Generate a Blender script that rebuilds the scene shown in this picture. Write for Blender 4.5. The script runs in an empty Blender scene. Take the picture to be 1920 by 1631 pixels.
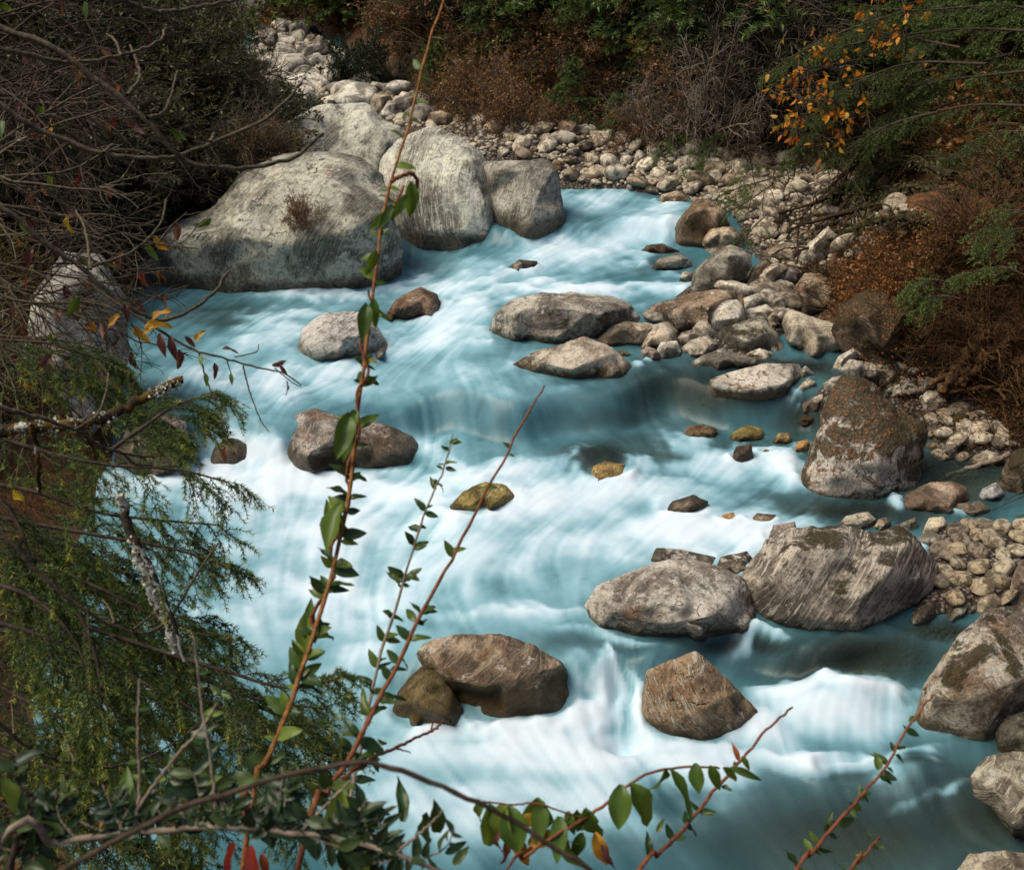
import bpy, bmesh, math, random
import numpy as np
from mathutils import Vector, Matrix

random.seed(7)
RNG = np.random.default_rng(11)
SC = bpy.context.scene
COL = SC.collection

# ------------------------------------------------------------------ camera, sky, sun, exposure
CAM_H, PITCH, FPX = 6.0, math.radians(28.0), 2059.0
cd = bpy.data.cameras.new('camera')
cam = bpy.data.objects.new('camera', cd)
COL.objects.link(cam)
cam.location = (0, 0, CAM_H)
cam.rotation_euler = (math.radians(90) - PITCH, 0, 0)
cd.sensor_fit = 'HORIZONTAL'
cd.sensor_width = 36.0
cd.lens = 36.0 * FPX / 1920.0
cd.clip_start, cd.clip_end = 0.05, 600.0
cd.dof.use_dof = True
cd.dof.focus_distance = 9.0
cd.dof.aperture_fstop = 8.0
SC.camera = cam

SUN_EL, SUN_AZ = math.radians(58), math.radians(264)      # azimuth clockwise from +Y (north)
world = bpy.data.worlds.new('World')
SC.world = world
world.use_nodes = True
wn = world.node_tree
wn.nodes.clear()
sky = wn.nodes.new('ShaderNodeTexSky')
sky.sky_type = 'NISHITA'
sky.sun_disc = False
sky.sun_elevation = SUN_EL
sky.sun_rotation = SUN_AZ
sky.air_density, sky.dust_density, sky.ozone_density = 1.0, 2.5, 1.0
bg = wn.nodes.new('ShaderNodeBackground')
bg.inputs['Strength'].default_value = 0.08
wo = wn.nodes.new('ShaderNodeOutputWorld')
wn.links.new(sky.outputs[0], bg.inputs[0])
wn.links.new(bg.outputs[0], wo.inputs[0])
sd_ = bpy.data.lights.new('sun', 'SUN')
sd_.energy = 3.1
sd_.angle = math.radians(40)
sd_.color = (1.0, 0.90, 0.74)
sun = bpy.data.objects.new('sun', sd_)
COL.objects.link(sun)
sv = Vector((math.sin(SUN_AZ) * math.cos(SUN_EL), math.cos(SUN_AZ) * math.cos(SUN_EL), math.sin(SUN_EL)))
sun.rotation_euler = sv.to_track_quat('Z', 'Y').to_euler()
sun.location = (-10, -10, 20)
SC.view_settings.view_transform = 'Standard'
SC.view_settings.look = 'None'
SC.view_settings.gamma = 1.0
SC.view_settings.exposure = 0.40
SC.view_settings.use_curve_mapping = False
SC.render.engine = 'CYCLES'
SC.cycles.max_bounces = 6
SC.cycles.transparent_max_bounces = 8
SC.cycles.use_denoising = True

# ------------------------------------------------------------------ numeric helpers
CF = np.array([0, math.cos(PITCH), -math.sin(PITCH)])
CU = np.array([0, math.sin(PITCH), math.cos(PITCH)])
CR = np.array([1.0, 0, 0])
CP = np.array([0, 0, CAM_H])


def hash3(ix, iy, iz, seed):
    h = (ix.astype(np.uint32) * np.uint32(374761393) + iy.astype(np.uint32) * np.uint32(668265263)
         + iz.astype(np.uint32) * np.uint32(2246822519) + np.uint32((seed * 3266489917) & 0xffffffff))
    h = (h ^ (h >> np.uint32(13))) * np.uint32(1274126177)
    h = (h ^ (h >> np.uint32(15))) * np.uint32(2654435761)
    return ((h ^ (h >> np.uint32(16))) & np.uint32(0xffffff)).astype(np.float64) / 16777215.0


def vnoise(p, seed=0):
    i = np.floor(p).astype(np.int64)
    f = p - i
    u = f * f * f * (f * (f * 6 - 15) + 10)
    x, y, z = i[..., 0], i[..., 1], i[..., 2]
    r = 0
    for a in (0, 1):
        for b in (0, 1):
            for c in (0, 1):
                w = (u[..., 0] if a else 1 - u[..., 0]) * (u[..., 1] if b else 1 - u[..., 1]) * (u[..., 2] if c else 1 - u[..., 2])
                r = r + w * hash3(x + a, y + b, z + c, seed)
    return r


def fbm(p, octv=4, seed=0, gain=0.5):
    s, a, t = 0, 1.0, 0
    for o in range(octv):
        s = s + a * vnoise(p * (2.03 ** o) + 13.7 * o, seed + o)
        t += a
        a *= gain
    return s / t


def ridged(p, octv=3, seed=0):
    s, a, t = 0, 1.0, 0
    for o in range(octv):
        s = s + a * (1 - np.abs(2 * vnoise(p * (2.1 ** o) + 7.3 * o, seed + o) - 1))
        t += a
        a *= 0.5
    return s / t


def sstep(a, b, x):
    t = np.clip((x - a) / (b - a), 0, 1)
    return t * t * (3 - 2 * t)


def unit(v):
    return v / np.maximum(np.linalg.norm(v, axis=-1, keepdims=True), 1e-9)


def zw(x, y):
    """water level: a gently falling bed with four steps"""
    x = np.asarray(x, float); y = np.asarray(y, float)
    z = 0.012 * y
    wob = 0.16 * np.sin(2.3 * x + 0.7) + 0.09 * np.sin(5.1 * x + 2.0)
    z = z + 0.24 * sstep(-0.16, 0.16, y + wob - 6.75 - 0.10 * x) * sstep(-1.4, -0.2, x)
    z = z + 0.36 * sstep(-0.20, 0.22, y + 1.2 * wob - 10.75 - 0.06 * x)
    z = z + 0.20 * sstep(-0.25, 0.25, y + wob - 16.0)
    z = z + 0.35 * sstep(-0.9, 0.9, y - 19.0 - 0.1 * x)
    return z


def ray(px, py):
    px = np.asarray(px, float); py = np.asarray(py, float)
    return CF + ((px - 960) / FPX)[..., None] * CR + ((815.5 - py) / FPX)[..., None] * CU


def PD(px, py, d):
    return CP + np.asarray(d, float)[..., None] * ray(px, py)


def P(px, py, off=0.0):
    """point where the sight line of a photo position meets the water level (+off)"""
    r = ray(px, py)
    z = np.zeros(r.shape[:-1])
    for _ in range(14):
        t = (z - CAM_H) / r[..., 2]
        q = CP + t[..., None] * r
        z = 0.5 * z + 0.5 * (zw(q[..., 0], np.clip(q[..., 1], -5, 80)) + off)
    return q


def project(p):
    q = p - CP
    d = q @ CF
    return 960 + FPX * (q @ CR) / d, 815.5 - FPX * (q @ CU) / d, d


def poly_sd(X, Y, poly):
    """signed distance to a polygon, positive inside"""
    d2 = np.full(X.shape, 1e18)
    ins = np.zeros(X.shape, bool)
    n = len(poly)
    for i in range(n):
        ax, ay = poly[i]; bx, by = poly[(i + 1) % n]
        ex, ey = bx - ax, by - ay
        t = np.clip(((X - ax) * ex + (Y - ay) * ey) / (ex * ex + ey * ey + 1e-12), 0, 1)
        d2 = np.minimum(d2, (X - ax - t * ex) ** 2 + (Y - ay - t * ey) ** 2)
        c = ((ay > Y) != (by > Y)) & (X < (bx - ax) * (Y - ay) / ((by - ay) if abs(by - ay) > 1e-12 else 1e-12) + ax)
        ins ^= c
    return np.where(ins, 1, -1) * np.sqrt(d2)


def pxpoly(pts, off=0.1):
    a = np.array(pts, float)
    return [tuple(q[:2]) for q in P(a[:, 0], a[:, 1], off)]


# ------------------------------------------------------------------ mesh helpers
class MB:
    """collects vertices, triangles and a per-vertex tone and builds one mesh"""
    def __init__(self):
        self.v, self.f, self.t, self.n = [], [], [], 0

    def add(self, v, f, tone=0.5):
        v = np.asarray(v, float).reshape(-1, 3)
        f = np.asarray(f, np.int64).reshape(-1, 3)
        self.v.append(v); self.f.append(f + self.n)
        self.t.append(np.broadcast_to(np.asarray(tone, float), (len(v),)))
        self.n += len(v)

    def mesh(self, name, mat, smooth=True, origin=(0, 0, 0)):
        v = np.concatenate(self.v) - np.asarray(origin, float)
        return make_mesh(name, v, np.concatenate(self.f), mat, smooth, {'tone': np.concatenate(self.t)})


def make_mesh(name, v, f, mat=None, smooth=True, attrs=None):
    me = bpy.data.meshes.new(name)
    f = np.asarray(f)
    k = f.shape[1]
    me.vertices.add(len(v)); me.vertices.foreach_set('co', np.asarray(v, np.float32).ravel())
    me.loops.add(f.size); me.loops.foreach_set('vertex_index', f.astype(np.int32).ravel())
    me.polygons.add(len(f))
    me.polygons.foreach_set('loop_start', np.arange(0, f.size, k, dtype=np.int32))
    me.polygons.foreach_set('loop_total', np.full(len(f), k, np.int32))
    me.polygons.foreach_set('use_smooth', np.full(len(f), smooth, bool))
    for an, av in (attrs or {}).items():
        a = me.attributes.new(an, 'FLOAT', 'POINT')
        a.data.foreach_set('value', np.asarray(av, np.float32))
    me.update(calc_edges=True)
    if mat is not None:
        me.materials.append(mat)
    return me


def obj(name, me, parent=None, loc=(0, 0, 0), **props):
    o = bpy.data.objects.new(name, me)
    COL.objects.link(o)
    o.location = loc
    if parent is not None:
        o.parent = parent
    for k, v in props.items():
        o[k] = v
    return o


def thing(name, label, cat, loc=(0, 0, 0), group=None):
    o = obj(name, None, None, loc, label=label, category=cat)
    if group:
        o['group'] = group
    return o


def smooth_path(pts, n):
    """Catmull-Rom through points, n samples"""
    p = np.asarray(pts, float)
    if len(p) == 2:
        t = np.linspace(0, 1, n)[:, None]
        return p[0] * (1 - t) + p[1] * t
    p = np.concatenate([[2 * p[0] - p[1]], p, [2 * p[-1] - p[-2]]])
    m = len(p) - 3
    s = np.linspace(0, m - 1e-6, n)
    i = s.astype(int)
    t = (s - i)[:, None]
    a, b, c, d = p[i], p[i + 1], p[i + 2], p[i + 3]
    return 0.5 * (2 * b + (c - a) * t + (2 * a - 5 * b + 4 * c - d) * t ** 2 + (3 * b - a - 3 * c + d) * t ** 3)


def tubes(mb, pl, rad, sides=3, tone=0.5):
    """pl (n,k,3) polylines, rad (n,k)"""
    n, k, _ = pl.shape
    tan = np.gradient(pl, axis=1)
    tan = unit(tan)
    ref = np.where(np.abs(tan[..., 2:3]) > 0.8, np.array([1.0, 0.13, 0]), np.array([0.11, 0.07, 1.0]))
    a = unit(np.cross(tan, ref)); b = np.cross(tan, a)
    ang = np.arange(sides) * 2 * math.pi / sides
    ring = pl[:, :, None, :] + rad[:, :, None, None] * (np.cos(ang)[None, None, :, None] * a[:, :, None, :] + np.sin(ang)[None, None, :, None] * b[:, :, None, :])
    idx = np.arange(n * k * sides).reshape(n, k, sides)
    p0 = idx[:, :-1]; p1 = idx[:, 1:]
    q0 = np.roll(p0, -1, 2); q1 = np.roll(p1, -1, 2)
    f = np.concatenate([np.stack([p0, q0, q1], -1).reshape(-1, 3), np.stack([p0, q1, p1], -1).reshape(-1, 3)])
    tn = np.broadcast_to(np.asarray(tone, float).reshape(-1, 1, 1), (n, k, sides)).ravel() if np.ndim(tone) == 1 else tone
    mb.add(ring.reshape(-1, 3), f, tn)


def tube1(mb, path, r0, r1, sides=6, n=24, knob=0.0, tone=0.5, seed=0):
    p = smooth_path(path, n)
    r = np.linspace(r0, r1, n)
    if knob:
        rr = np.random.default_rng(seed)
        r = r * (1 + knob * (rr.random(n) - 0.4))
        p = p + (rr.random((n, 3)) - 0.5) * (r0 * 0.8)
    tubes(mb, p[None], r[None], sides, tone)
    c = len(p)
    mb.add([p[-1] + unit(p[-1] - p[-2]) * r1, p[-1] + np.array([r1, 0, 0]), p[-1] - np.array([r1, 0, 0])], [[0, 1, 2]], tone)
    return p


def grow(st, di, ln, droop=0.1, jit=0.15, k=5, rng=RNG):
    n = len(st)
    out = np.empty((n, k, 3)); out[:, 0] = st
    d = unit(di)
    for i in range(1, k):
        d = unit(d + jit * rng.normal(size=(n, 3)) + np.array([0, 0, -droop]))
        out[:, i] = out[:, i - 1] + d * (ln / (k - 1))[:, None]
    return out


def along(pl, t):
    """points and tangents at parameters t (n,m) of polylines (n,k,3)"""
    k = pl.shape[1]
    s = np.clip(t, 0, 0.9999) * (k - 1)
    i = s.astype(int)
    f = (s - i)[..., None]
    r = np.arange(len(pl))[:, None]
    a, b = pl[r, i], pl[r, i + 1]
    return a * (1 - f) + b * f, unit(b - a)


def perp(t, rng=RNG):
    v = rng.normal(size=t.shape)
    v = v - (v * t).sum(-1, keepdims=True) * t
    return unit(v)


def shoots(pl, per, lo, hi, spread, ln, rng=RNG, flat=None, droop=0.1, jit=0.15, k=4, taper=0.6):
    """side shoots on polylines; flat = fraction pressed into the horizontal plane"""
    n = len(pl)
    t = lo + (hi - lo) * (np.arange(per)[None, :] + rng.random((n, per))) / per
    p, tn = along(pl, t)
    if flat is not None:
        s = unit(np.cross(tn, np.array([0, 0, 1.0])))
        s = s * np.where(rng.random((n, per, 1)) > 0.5, 1, -1)
        pr = unit(s + (1 - flat) * rng.normal(size=tn.shape) * 0.6)
    else:
        pr = perp(tn, rng)
    d = unit(tn + spread * pr)
    L = ln * (1 - taper * t) * (0.6 + 0.7 * rng.random(t.shape))
    return grow(p.reshape(-1, 3), d.reshape(-1, 3), L.ravel(), droop, jit, k, rng), t.ravel()


def needles(mb, pl, per, length, width, tone0=0.3, tone1=0.8, rng=RNG, fwd=0.7, lo=0.05):
    n = len(pl)
    t = lo + (1 - lo) * rng.random((n, per))
    p, tn = along(pl, t)
    pr = perp(tn, rng)
    d = unit(tn * fwd + pr + np.array([0, 0, 0.12]))
    s = unit(np.cross(d, rng.normal(size=d.shape)))
    L = length * (0.7 + 0.5 * rng.random((n, per, 1)))
    v = np.stack([p - s * width / 2, p + s * width / 2, p + d * L], 2).reshape(-1, 3)
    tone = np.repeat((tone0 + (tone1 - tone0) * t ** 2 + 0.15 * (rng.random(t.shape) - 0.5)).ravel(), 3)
    mb.add(v, np.arange(len(v)).reshape(-1, 3), np.clip(tone, 0, 1))


def cards(mb, p, d, size, ratio=0.45, tone=None, rng=RNG, fold=0.25, nrm=None):
    """small folded leaves: p,d (n,3), size (n,)"""
    n = len(p)
    d = unit(d)
    if nrm is None:
        nrm = rng.normal(size=(n, 3)) + np.array([0, -0.3, 0.9])
    s = unit(np.cross(d, nrm)); u = np.cross(s, d)
    L = np.asarray(size)[:, None]
    mid = p + d * L * 0.5
    v = np.stack([p, mid + s * L * ratio * 0.5 + u * L * fold * 0.3, p + d * L, mid - s * L * ratio * 0.5 + u * L * fold * 0.3], 1).reshape(-1, 3)
    b = np.arange(n)[:, None] * 4
    f = np.concatenate([b + [0, 1, 2], b + [0, 2, 3]], 1).reshape(-1, 3)
    if tone is None:
        tone = rng.random(n)
    mb.add(v, f, np.repeat(tone, 4))


def ico(level):
    bm = bmesh.new()
    bmesh.ops.create_icosphere(bm, subdivisions=level, radius=1.0)
    v = np.array([x.co[:] for x in bm.verts]); f = np.array([[x.index for x in q.verts] for q in bm.faces])
    bm.free()
    return v, f


ICO = {k: ico(k) for k in (2, 3, 4, 5, 6)}


# ------------------------------------------------------------------ materials
class NT:
    def __init__(self, name):
        self.m = bpy.data.materials.new(name)
        self.m.use_nodes = True
        self.t = self.m.node_tree
        self.t.nodes.clear()
        self.out = self.t.nodes.new('ShaderNodeOutputMaterial')

    def n(self, typ, props=None, **ins):
        x = self.t.nodes.new('ShaderNode' + typ)
        for k, v in (props or {}).items():
            setattr(x, k, v)
        for k, v in ins.items():
            self.set(x, k, v)
        return x

    def set(self, x, k, v):
        s = x.inputs[int(k[1:])] if k[0] == '_' and k[1:].isdigit() else x.inputs[k.replace('_', ' ')]
        if hasattr(v, 'is_output'):
            self.t.links.new(v, s)
        elif hasattr(v, 'outputs'):
            self.t.links.new(v.outputs[0], s)
        else:
            if isinstance(v, (tuple, list)) and len(v) == 3 and s.type == 'RGBA':
                v = (*v, 1)
            s.default_value = v

    def math(self, op, a, b=0.0, clamp=False):
        return self.n('Math', {'operation': op, 'use_clamp': clamp}, _0=a, _1=b).outputs[0]

    def mix(self, fac, a, b, mode='MIX'):
        x = self.n('Mix', {'data_type': 'RGBA', 'blend_type': mode})
        self.set(x, '_0', fac); self.set(x, '_6', a); self.set(x, '_7', b)
        return x.outputs[2]

    def noise(self, vec, scale, detail=4, rough=0.55, dist=0.0):
        x = self.n('TexNoise', None, Scale=scale, Detail=detail, Roughness=rough, Distortion=dist)
        if vec is not None:
            self.set(x, 'Vector', vec)
        return x.outputs[0]

    def ramp(self, fac, stops, interp='LINEAR'):
        x = self.n('ValToRGB')
        self.set(x, 'Fac', fac)
        cr = x.color_ramp
        cr.interpolation = interp
        while len(cr.elements) < len(stops):
            cr.elements.new(0.5)
        for e, (p, c) in zip(cr.elements, stops):
            e.position = p
            e.color = (*c, 1) if len(c) == 3 else c
        return x.outputs[0]

    def step(self, v, a, b):
        x = self.n('MapRange', {'interpolation_type': 'SMOOTHSTEP'}, Value=v)
        self.set(x, '_1', a); self.set(x, '_2', b)
        return x.outputs[0]

    def oattr(self, name):
        return self.n('Attribute', {'attribute_type': 'OBJECT', 'attribute_name': name})

    def gattr(self, name):
        return self.n('Attribute', {'attribute_type': 'GEOMETRY', 'attribute_name': name}).outputs['Fac']

    def finish(self, shader):
        self.t.links.new(shader if hasattr(shader, 'is_output') else shader.outputs[0], self.out.inputs[0])
        return self.m


def rock_material():
    N = NT('rock')
    tc = N.n('TexCoord'); oi = N.n('ObjectInfo'); ge = N.n('NewGeometry')
    sh = N.n('CombineXYZ', None, X=N.math('MULTIPLY', oi.outputs['Random'], 37.0), Y=N.math('MULTIPLY', oi.outputs['Random'], 91.0))
    vec = N.n('VectorMath', {'operation': 'ADD'}, _0=tc.outputs['Object'], _1=sh).outputs[0]
    tint = N.oattr('tint').outputs['Color']
    A = lambda k: N.oattr(k).outputs['Fac']
    n1 = N.noise(vec, 1.6, 6, 0.62, 0.6)
    n2 = N.noise(vec, 9.0, 8, 0.72, 0.8)
    n3 = N.noise(vec, 48.0, 6, 0.78)
    # light and dark mineral patches
    col = N.mix(N.step(n1, 0.40, 0.60), N.mix(1.0, tint, (0.52, 0.48, 0.43), 'MULTIPLY'), N.mix(1.0, tint, (2.0, 1.92, 1.76), 'MULTIPLY'))
    col = N.mix(N.math('MULTIPLY', N.step(n2, 0.49, 0.58), N.math('MULTIPLY', A('speck'), 0.8)), col, N.mix(1.0, col, (0.38, 0.35, 0.32), 'MULTIPLY'))
    col = N.mix(N.math('MULTIPLY', N.step(n3, 0.48, 0.58), N.math('MULTIPLY', A('speck'), 0.75)), col, N.mix(1.0, col, (0.42, 0.40, 0.37), 'MULTIPLY'))
    # strata
    rot = N.n('VectorRotate', {'rotation_type': 'AXIS_ANGLE'}, Vector=vec, Axis=(0.3, 1.0, 0.15), Angle=A('strata'))
    stv = N.n('VectorMath', {'operation': 'MULTIPLY'}, _0=rot, _1=(1.1, 1.1, 7.0)).outputs[0]
    sn = N.noise(stv, 1.7, 6, 0.7, 1.3)
    stv2 = N.n('VectorMath', {'operation': 'MULTIPLY'}, _0=rot, _1=(1.5, 1.5, 22.0)).outputs[0]
    sn2 = N.noise(stv2, 1.6, 4, 0.7, 1.0)
    band = A('band')
    col = N.mix(N.math('MULTIPLY', N.step(sn, 0.48, 0.62), band), col, N.mix(1.0, tint, (0.33, 0.29, 0.27), 'MULTIPLY'))
    col = N.mix(N.math('MULTIPLY', N.step(sn2, 0.52, 0.60), N.math('MULTIPLY', band, 0.85)), col, N.mix(1.0, tint, (2.15, 2.08, 1.9), 'MULTIPLY'))
    # iron stain
    ni = N.noise(vec, 2.4, 6, 0.66, 1.0)
    irf = N.step(N.math('ADD', ni, N.math('MULTIPLY', N.math('SUBTRACT', A('iron'), 0.5), 0.5)), 0.47, 0.66)
    col = N.mix(N.math('MULTIPLY', irf, 0.75), col, N.mix(n2, (0.035, 0.017, 0.008), (0.30, 0.145, 0.06)))
    # pale lichen
    nl = N.noise(vec, 14.0, 8, 0.80, 0.4)
    nl2 = N.noise(vec, 1.9, 4, 0.6)
    lf = N.step(N.math('ADD', N.math('ADD', N.math('MULTIPLY', nl, 0.6), N.math('MULTIPLY', nl2, 0.4)), N.math('MULTIPLY', N.math('SUBTRACT', A('lichen'), 0.5), 0.35)), 0.51, 0.57)
    col = N.mix(N.math('MULTIPLY', lf, 0.85), col, N.mix(N.step(n3, 0.4, 0.6), (0.44, 0.42, 0.36), (0.80, 0.77, 0.69)))
    # pale veins
    vn_ = N.math('ABSOLUTE', N.math('SUBTRACT', N.noise(stv, 0.9, 5, 0.6, 0.8), 0.5))
    vf = N.math('MULTIPLY', N.math('SUBTRACT', 1.0, N.step(vn_, 0.004, 0.012)), N.step(n1, 0.46, 0.56))
    col = N.mix(N.math('MULTIPLY', vf, 0.7), col, (0.62, 0.60, 0.54))
    # thin dark cracks
    vo = N.n('TexVoronoi', {'feature': 'DISTANCE_TO_EDGE'}, Scale=1.1)
    wv = N.n('VectorMath', {'operation': 'ADD'}, _0=vec)
    nz = N.n('TexNoise', None, Vector=vec, Scale=2.2, Detail=5.0)
    N.set(wv, '_1', nz.outputs[1])
    N.set(vo, 'Vector', wv)
    crk = N.math('MULTIPLY', N.math('SUBTRACT', 1.0, N.step(vo.outputs['Distance'], 0.0, 0.014)), N.math('MULTIPLY', N.step(n1, 0.52, 0.66), N.step(n2, 0.42, 0.55)))
    col = N.mix(N.math('MULTIPLY', crk, 0.75), col, (0.03, 0.026, 0.022))
    # moss and leaf litter on what faces up
    nz_ = N.n('SeparateXYZ', None, Vector=ge.outputs['Normal']).outputs['Z']
    nm = N.noise(vec, 3.2, 8, 0.72, 0.5)
    mossf = N.step(N.math('ADD', N.math('ADD', N.math('MULTIPLY', nz_, 0.22), nm), N.math('MULTIPLY', N.math('SUBTRACT', A('moss'), 0.5), 0.75)), 0.62, 0.70)
    col = N.mix(N.math('MULTIPLY', mossf, 0.92), col, N.mix(N.step(n3, 0.35, 0.65), (0.018, 0.014, 0.005), N.mix(n2, (0.075, 0.040, 0.012), (0.085, 0.078, 0.012))))
    ll = N.noise(vec, 34.0, 3, 0.6)
    llf = N.math('MULTIPLY', N.step(ll, 0.56, 0.60), N.step(N.math('ADD', N.math('ADD', nl2, N.math('MULTIPLY', nz_, 0.15)), N.math('MULTIPLY', N.math('SUBTRACT', A('litter'), 0.5), 0.6)), 0.52, 0.62))
    col = N.mix(llf, col, N.mix(n2, (0.20, 0.055, 0.015), (0.46, 0.20, 0.09)))
    # wet foot with brown algae
    pz = N.n('SeparateXYZ', None, Vector=ge.outputs['Position']).outputs['Z']
    hw = N.math('ADD', N.math('SUBTRACT', pz, A('water_level')), N.math('MULTIPLY', N.math('SUBTRACT', n2, 0.5), -0.35))
    wetf = N.math('SUBTRACT', 1.0, N.step(hw, N.math('MULTIPLY', A('wet'), 0.3), A('wet')))
    col = N.mix(N.math('MULTIPLY', wetf, 0.95), col, N.mix(1.0, N.mix(A('algae'), col, N.mix(n2, (0.06, 0.035, 0.008), (0.36, 0.25, 0.04))), (0.34, 0.30, 0.26), 'MULTIPLY'))
    hgt = N.math('ADD', N.math('MULTIPLY', n3, 0.35), N.math('ADD', N.math('MULTIPLY', n2, 0.7), N.math('MULTIPLY', sn, N.math('MULTIPLY', band, 0.8))))
    hgt = N.math('ADD', hgt, N.math('MULTIPLY', mossf, N.math('MULTIPLY', ll, 1.2)))
    hgt = N.math('SUBTRACT', hgt, N.math('MULTIPLY', crk, 0.8))
    bp = N.n('Bump', None, Strength=0.9, Distance=0.07, Height=hgt)
    rgh = N.math('SUBTRACT', 0.85, N.math('MULTIPLY', wetf, 0.5))
    b = N.n('BsdfPrincipled', None, Base_Color=col, Roughness=rgh, Normal=bp)
    b.inputs['Specular IOR Level'].default_value = 0.35
    return N.finish(b)


def leaf_material(name, stops, trans=0.35, rough=0.5, rand=False, bump=False):
    N = NT(name)
    if rand:
        oi = N.n('ObjectInfo')
        tc = N.n('TexCoord')
        nz = N.noise(tc.outputs['Object'], 2.5, 3)
        f = N.math('ADD', N.math('MULTIPLY', oi.outputs['Random'], 0.75), N.math('MULTIPLY', nz, 0.3), True)
    else:
        f = N.gattr('tone')
    c = N.ramp(f, stops)
    b = N.n('BsdfPrincipled', None, Base_Color=c, Roughness=rough)
    b.inputs['Specular IOR Level'].default_value = 0.3
    tr = N.n('BsdfTranslucent', None, Color=N.mix(1.0, c, (1.3, 1.25, 0.7), 'MULTIPLY'))
    mx = N.n('MixShader', None, _0=trans, _1=b, _2=tr)
    return N.finish(mx)


def bark_material(name, c0, c1, lichen=0.0, scale=30.0, moss=0.0):
    N = NT(name)
    tc = N.n('TexCoord'); ge = N.n('NewGeometry')
    v = tc.outputs['Object']
    n = N.noise(v, scale, 5, 0.7)
    c = N.mix(N.step(n, 0.3, 0.7), c0, c1)
    if moss:
        nm = N.noise(v, 6.0, 5, 0.7)
        c = N.mix(N.math('MULTIPLY', N.step(nm, 0.62 - 0.2 * moss, 0.70 - 0.2 * moss), 0.9), c, N.mix(n, (0.05, 0.025, 0.005), (0.16, 0.09, 0.015)))
    if lichen:
        nl = N.noise(v, 11.0, 6, 0.75)
        c = N.mix(N.step(nl, 0.64 - 0.2 * lichen, 0.69 - 0.2 * lichen), c, N.mix(n, (0.22, 0.22, 0.17), (0.62, 0.62, 0.54)))
    bp = N.n('Bump', None, Strength=0.6, Distance=0.01, Height=n)
    b = N.n('BsdfPrincipled', None, Base_Color=c, Roughness=0.85, Normal=bp)
    b.inputs['Specular IOR Level'].default_value = 0.2
    return N.finish(b)


def ground_material():
    N = NT('ground')
    ge = N.n('NewGeometry')
    v = ge.outputs['Position']
    g = N.gattr('gravel')
    n1 = N.noise(v, 0.9, 6, 0.7); n2 = N.noise(v, 9.0, 5, 0.7); n3 = N.noise(v, 45.0, 4, 0.7)
    soil = N.mix(N.step(n2, 0.3, 0.7), (0.020, 0.012, 0.007), (0.125, 0.058, 0.022))
    soil = N.mix(N.math('MULTIPLY', N.step(n3, 0.56, 0.62), N.step(n1, 0.45, 0.6)), soil, (0.34, 0.12, 0.035))
    soil = N.mix(N.math('MULTIPLY', N.step(N.noise(v, 2.2, 6, 0.7), 0.58, 0.66), 0.7), soil, (0.030, 0.030, 0.008))
    vo = N.n('TexVoronoi', None, Vector=v, Scale=22.0)
    gr = N.mix(N.math('ADD', N.math('MULTIPLY', vo.outputs['Color'], 0.6), N.math('MULTIPLY', n2, 0.4)), (0.06, 0.052, 0.043), (0.36, 0.32, 0.27))
    gr = N.mix(N.step(vo.outputs['Distance'], 0.25, 0.55), gr, (0.03, 0.025, 0.02))
    gr = N.mix(N.math('MULTIPLY', N.step(n3, 0.58, 0.62), 0.6), gr, (0.26, 0.09, 0.03))
    c = N.mix(g, soil, gr)
    # river bed under the water
    wet = N.gattr('bed')
    c = N.mix(wet, c, N.mix(n2, (0.045, 0.050, 0.038), (0.13, 0.125, 0.085)))
    bp = N.n('Bump', None, Strength=0.9, Distance=0.06, Height=N.math('ADD', n2, N.math('MULTIPLY', N.math('SUBTRACT', 1.0, vo.outputs['Distance']), N.math('MULTIPLY', g, 0.8))))
    b = N.n('BsdfPrincipled', None, Base_Color=c, Roughness=0.9, Normal=bp)
    b.inputs['Specular IOR Level'].default_value = 0.2
    return N.finish(b)


def water_material():
    N = NT('glacial_water')
    foam = N.gattr('foam'); clear = N.gattr('clear'); strk = N.gattr('streak')
    ge = N.n('NewGeometry')
    fine = N.noise(ge.outputs['Position'], 5.0, 5, 0.6, 0.6)
    teal = N.mix(N.step(strk, 0.1, 0.9), (0.026, 0.095, 0.118), (0.060, 0.170, 0.205))
    mid = (0.18, 0.355, 0.42)
    ff = N.math('ADD', foam, N.math('MULTIPLY', N.math('SUBTRACT', fine, 0.5), 0.14))
    c = N.mix(N.step(ff, 0.02, 0.42), teal, mid)
    c = N.mix(N.step(ff, 0.30, 0.80), c, (0.42, 0.575, 0.66))
    c = N.mix(N.step(ff, 0.62, 1.05), c, (0.60, 0.705, 0.78))
    c = N.mix(N.math('MULTIPLY', clear, N.math('SUBTRACT', 1.0, N.step(foam, 0.15, 0.5))), c, N.mix(strk, (0.034, 0.052, 0.048), (0.075, 0.100, 0.090)))
    bp = N.n('Bump', None, Strength=0.25, Distance=0.06, Height=N.math('ADD', N.math('MULTIPLY', strk, 0.8), N.math('MULTIPLY', fine, 0.10)))
    rough = N.math('ADD', 0.30, N.math('MULTIPLY', foam, 0.5), True)
    b = N.n('BsdfPrincipled', None, Base_Color=c, Roughness=rough, Normal=bp, IOR=1.33)
    tr = N.n('BsdfTransparent', None, Color=(0.66, 0.78, 0.74))
    fac = N.math('MULTIPLY', N.math('MULTIPLY', clear, 0.80), N.math('SUBTRACT', 1.0, N.step(foam, 0.05, 0.45)))
    return N.finish(N.n('MixShader', None, _0=fac, _1=b, _2=tr))


M_ROCK = rock_material()
M_GROUND = ground_material()
M_WATER = water_material()
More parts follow.
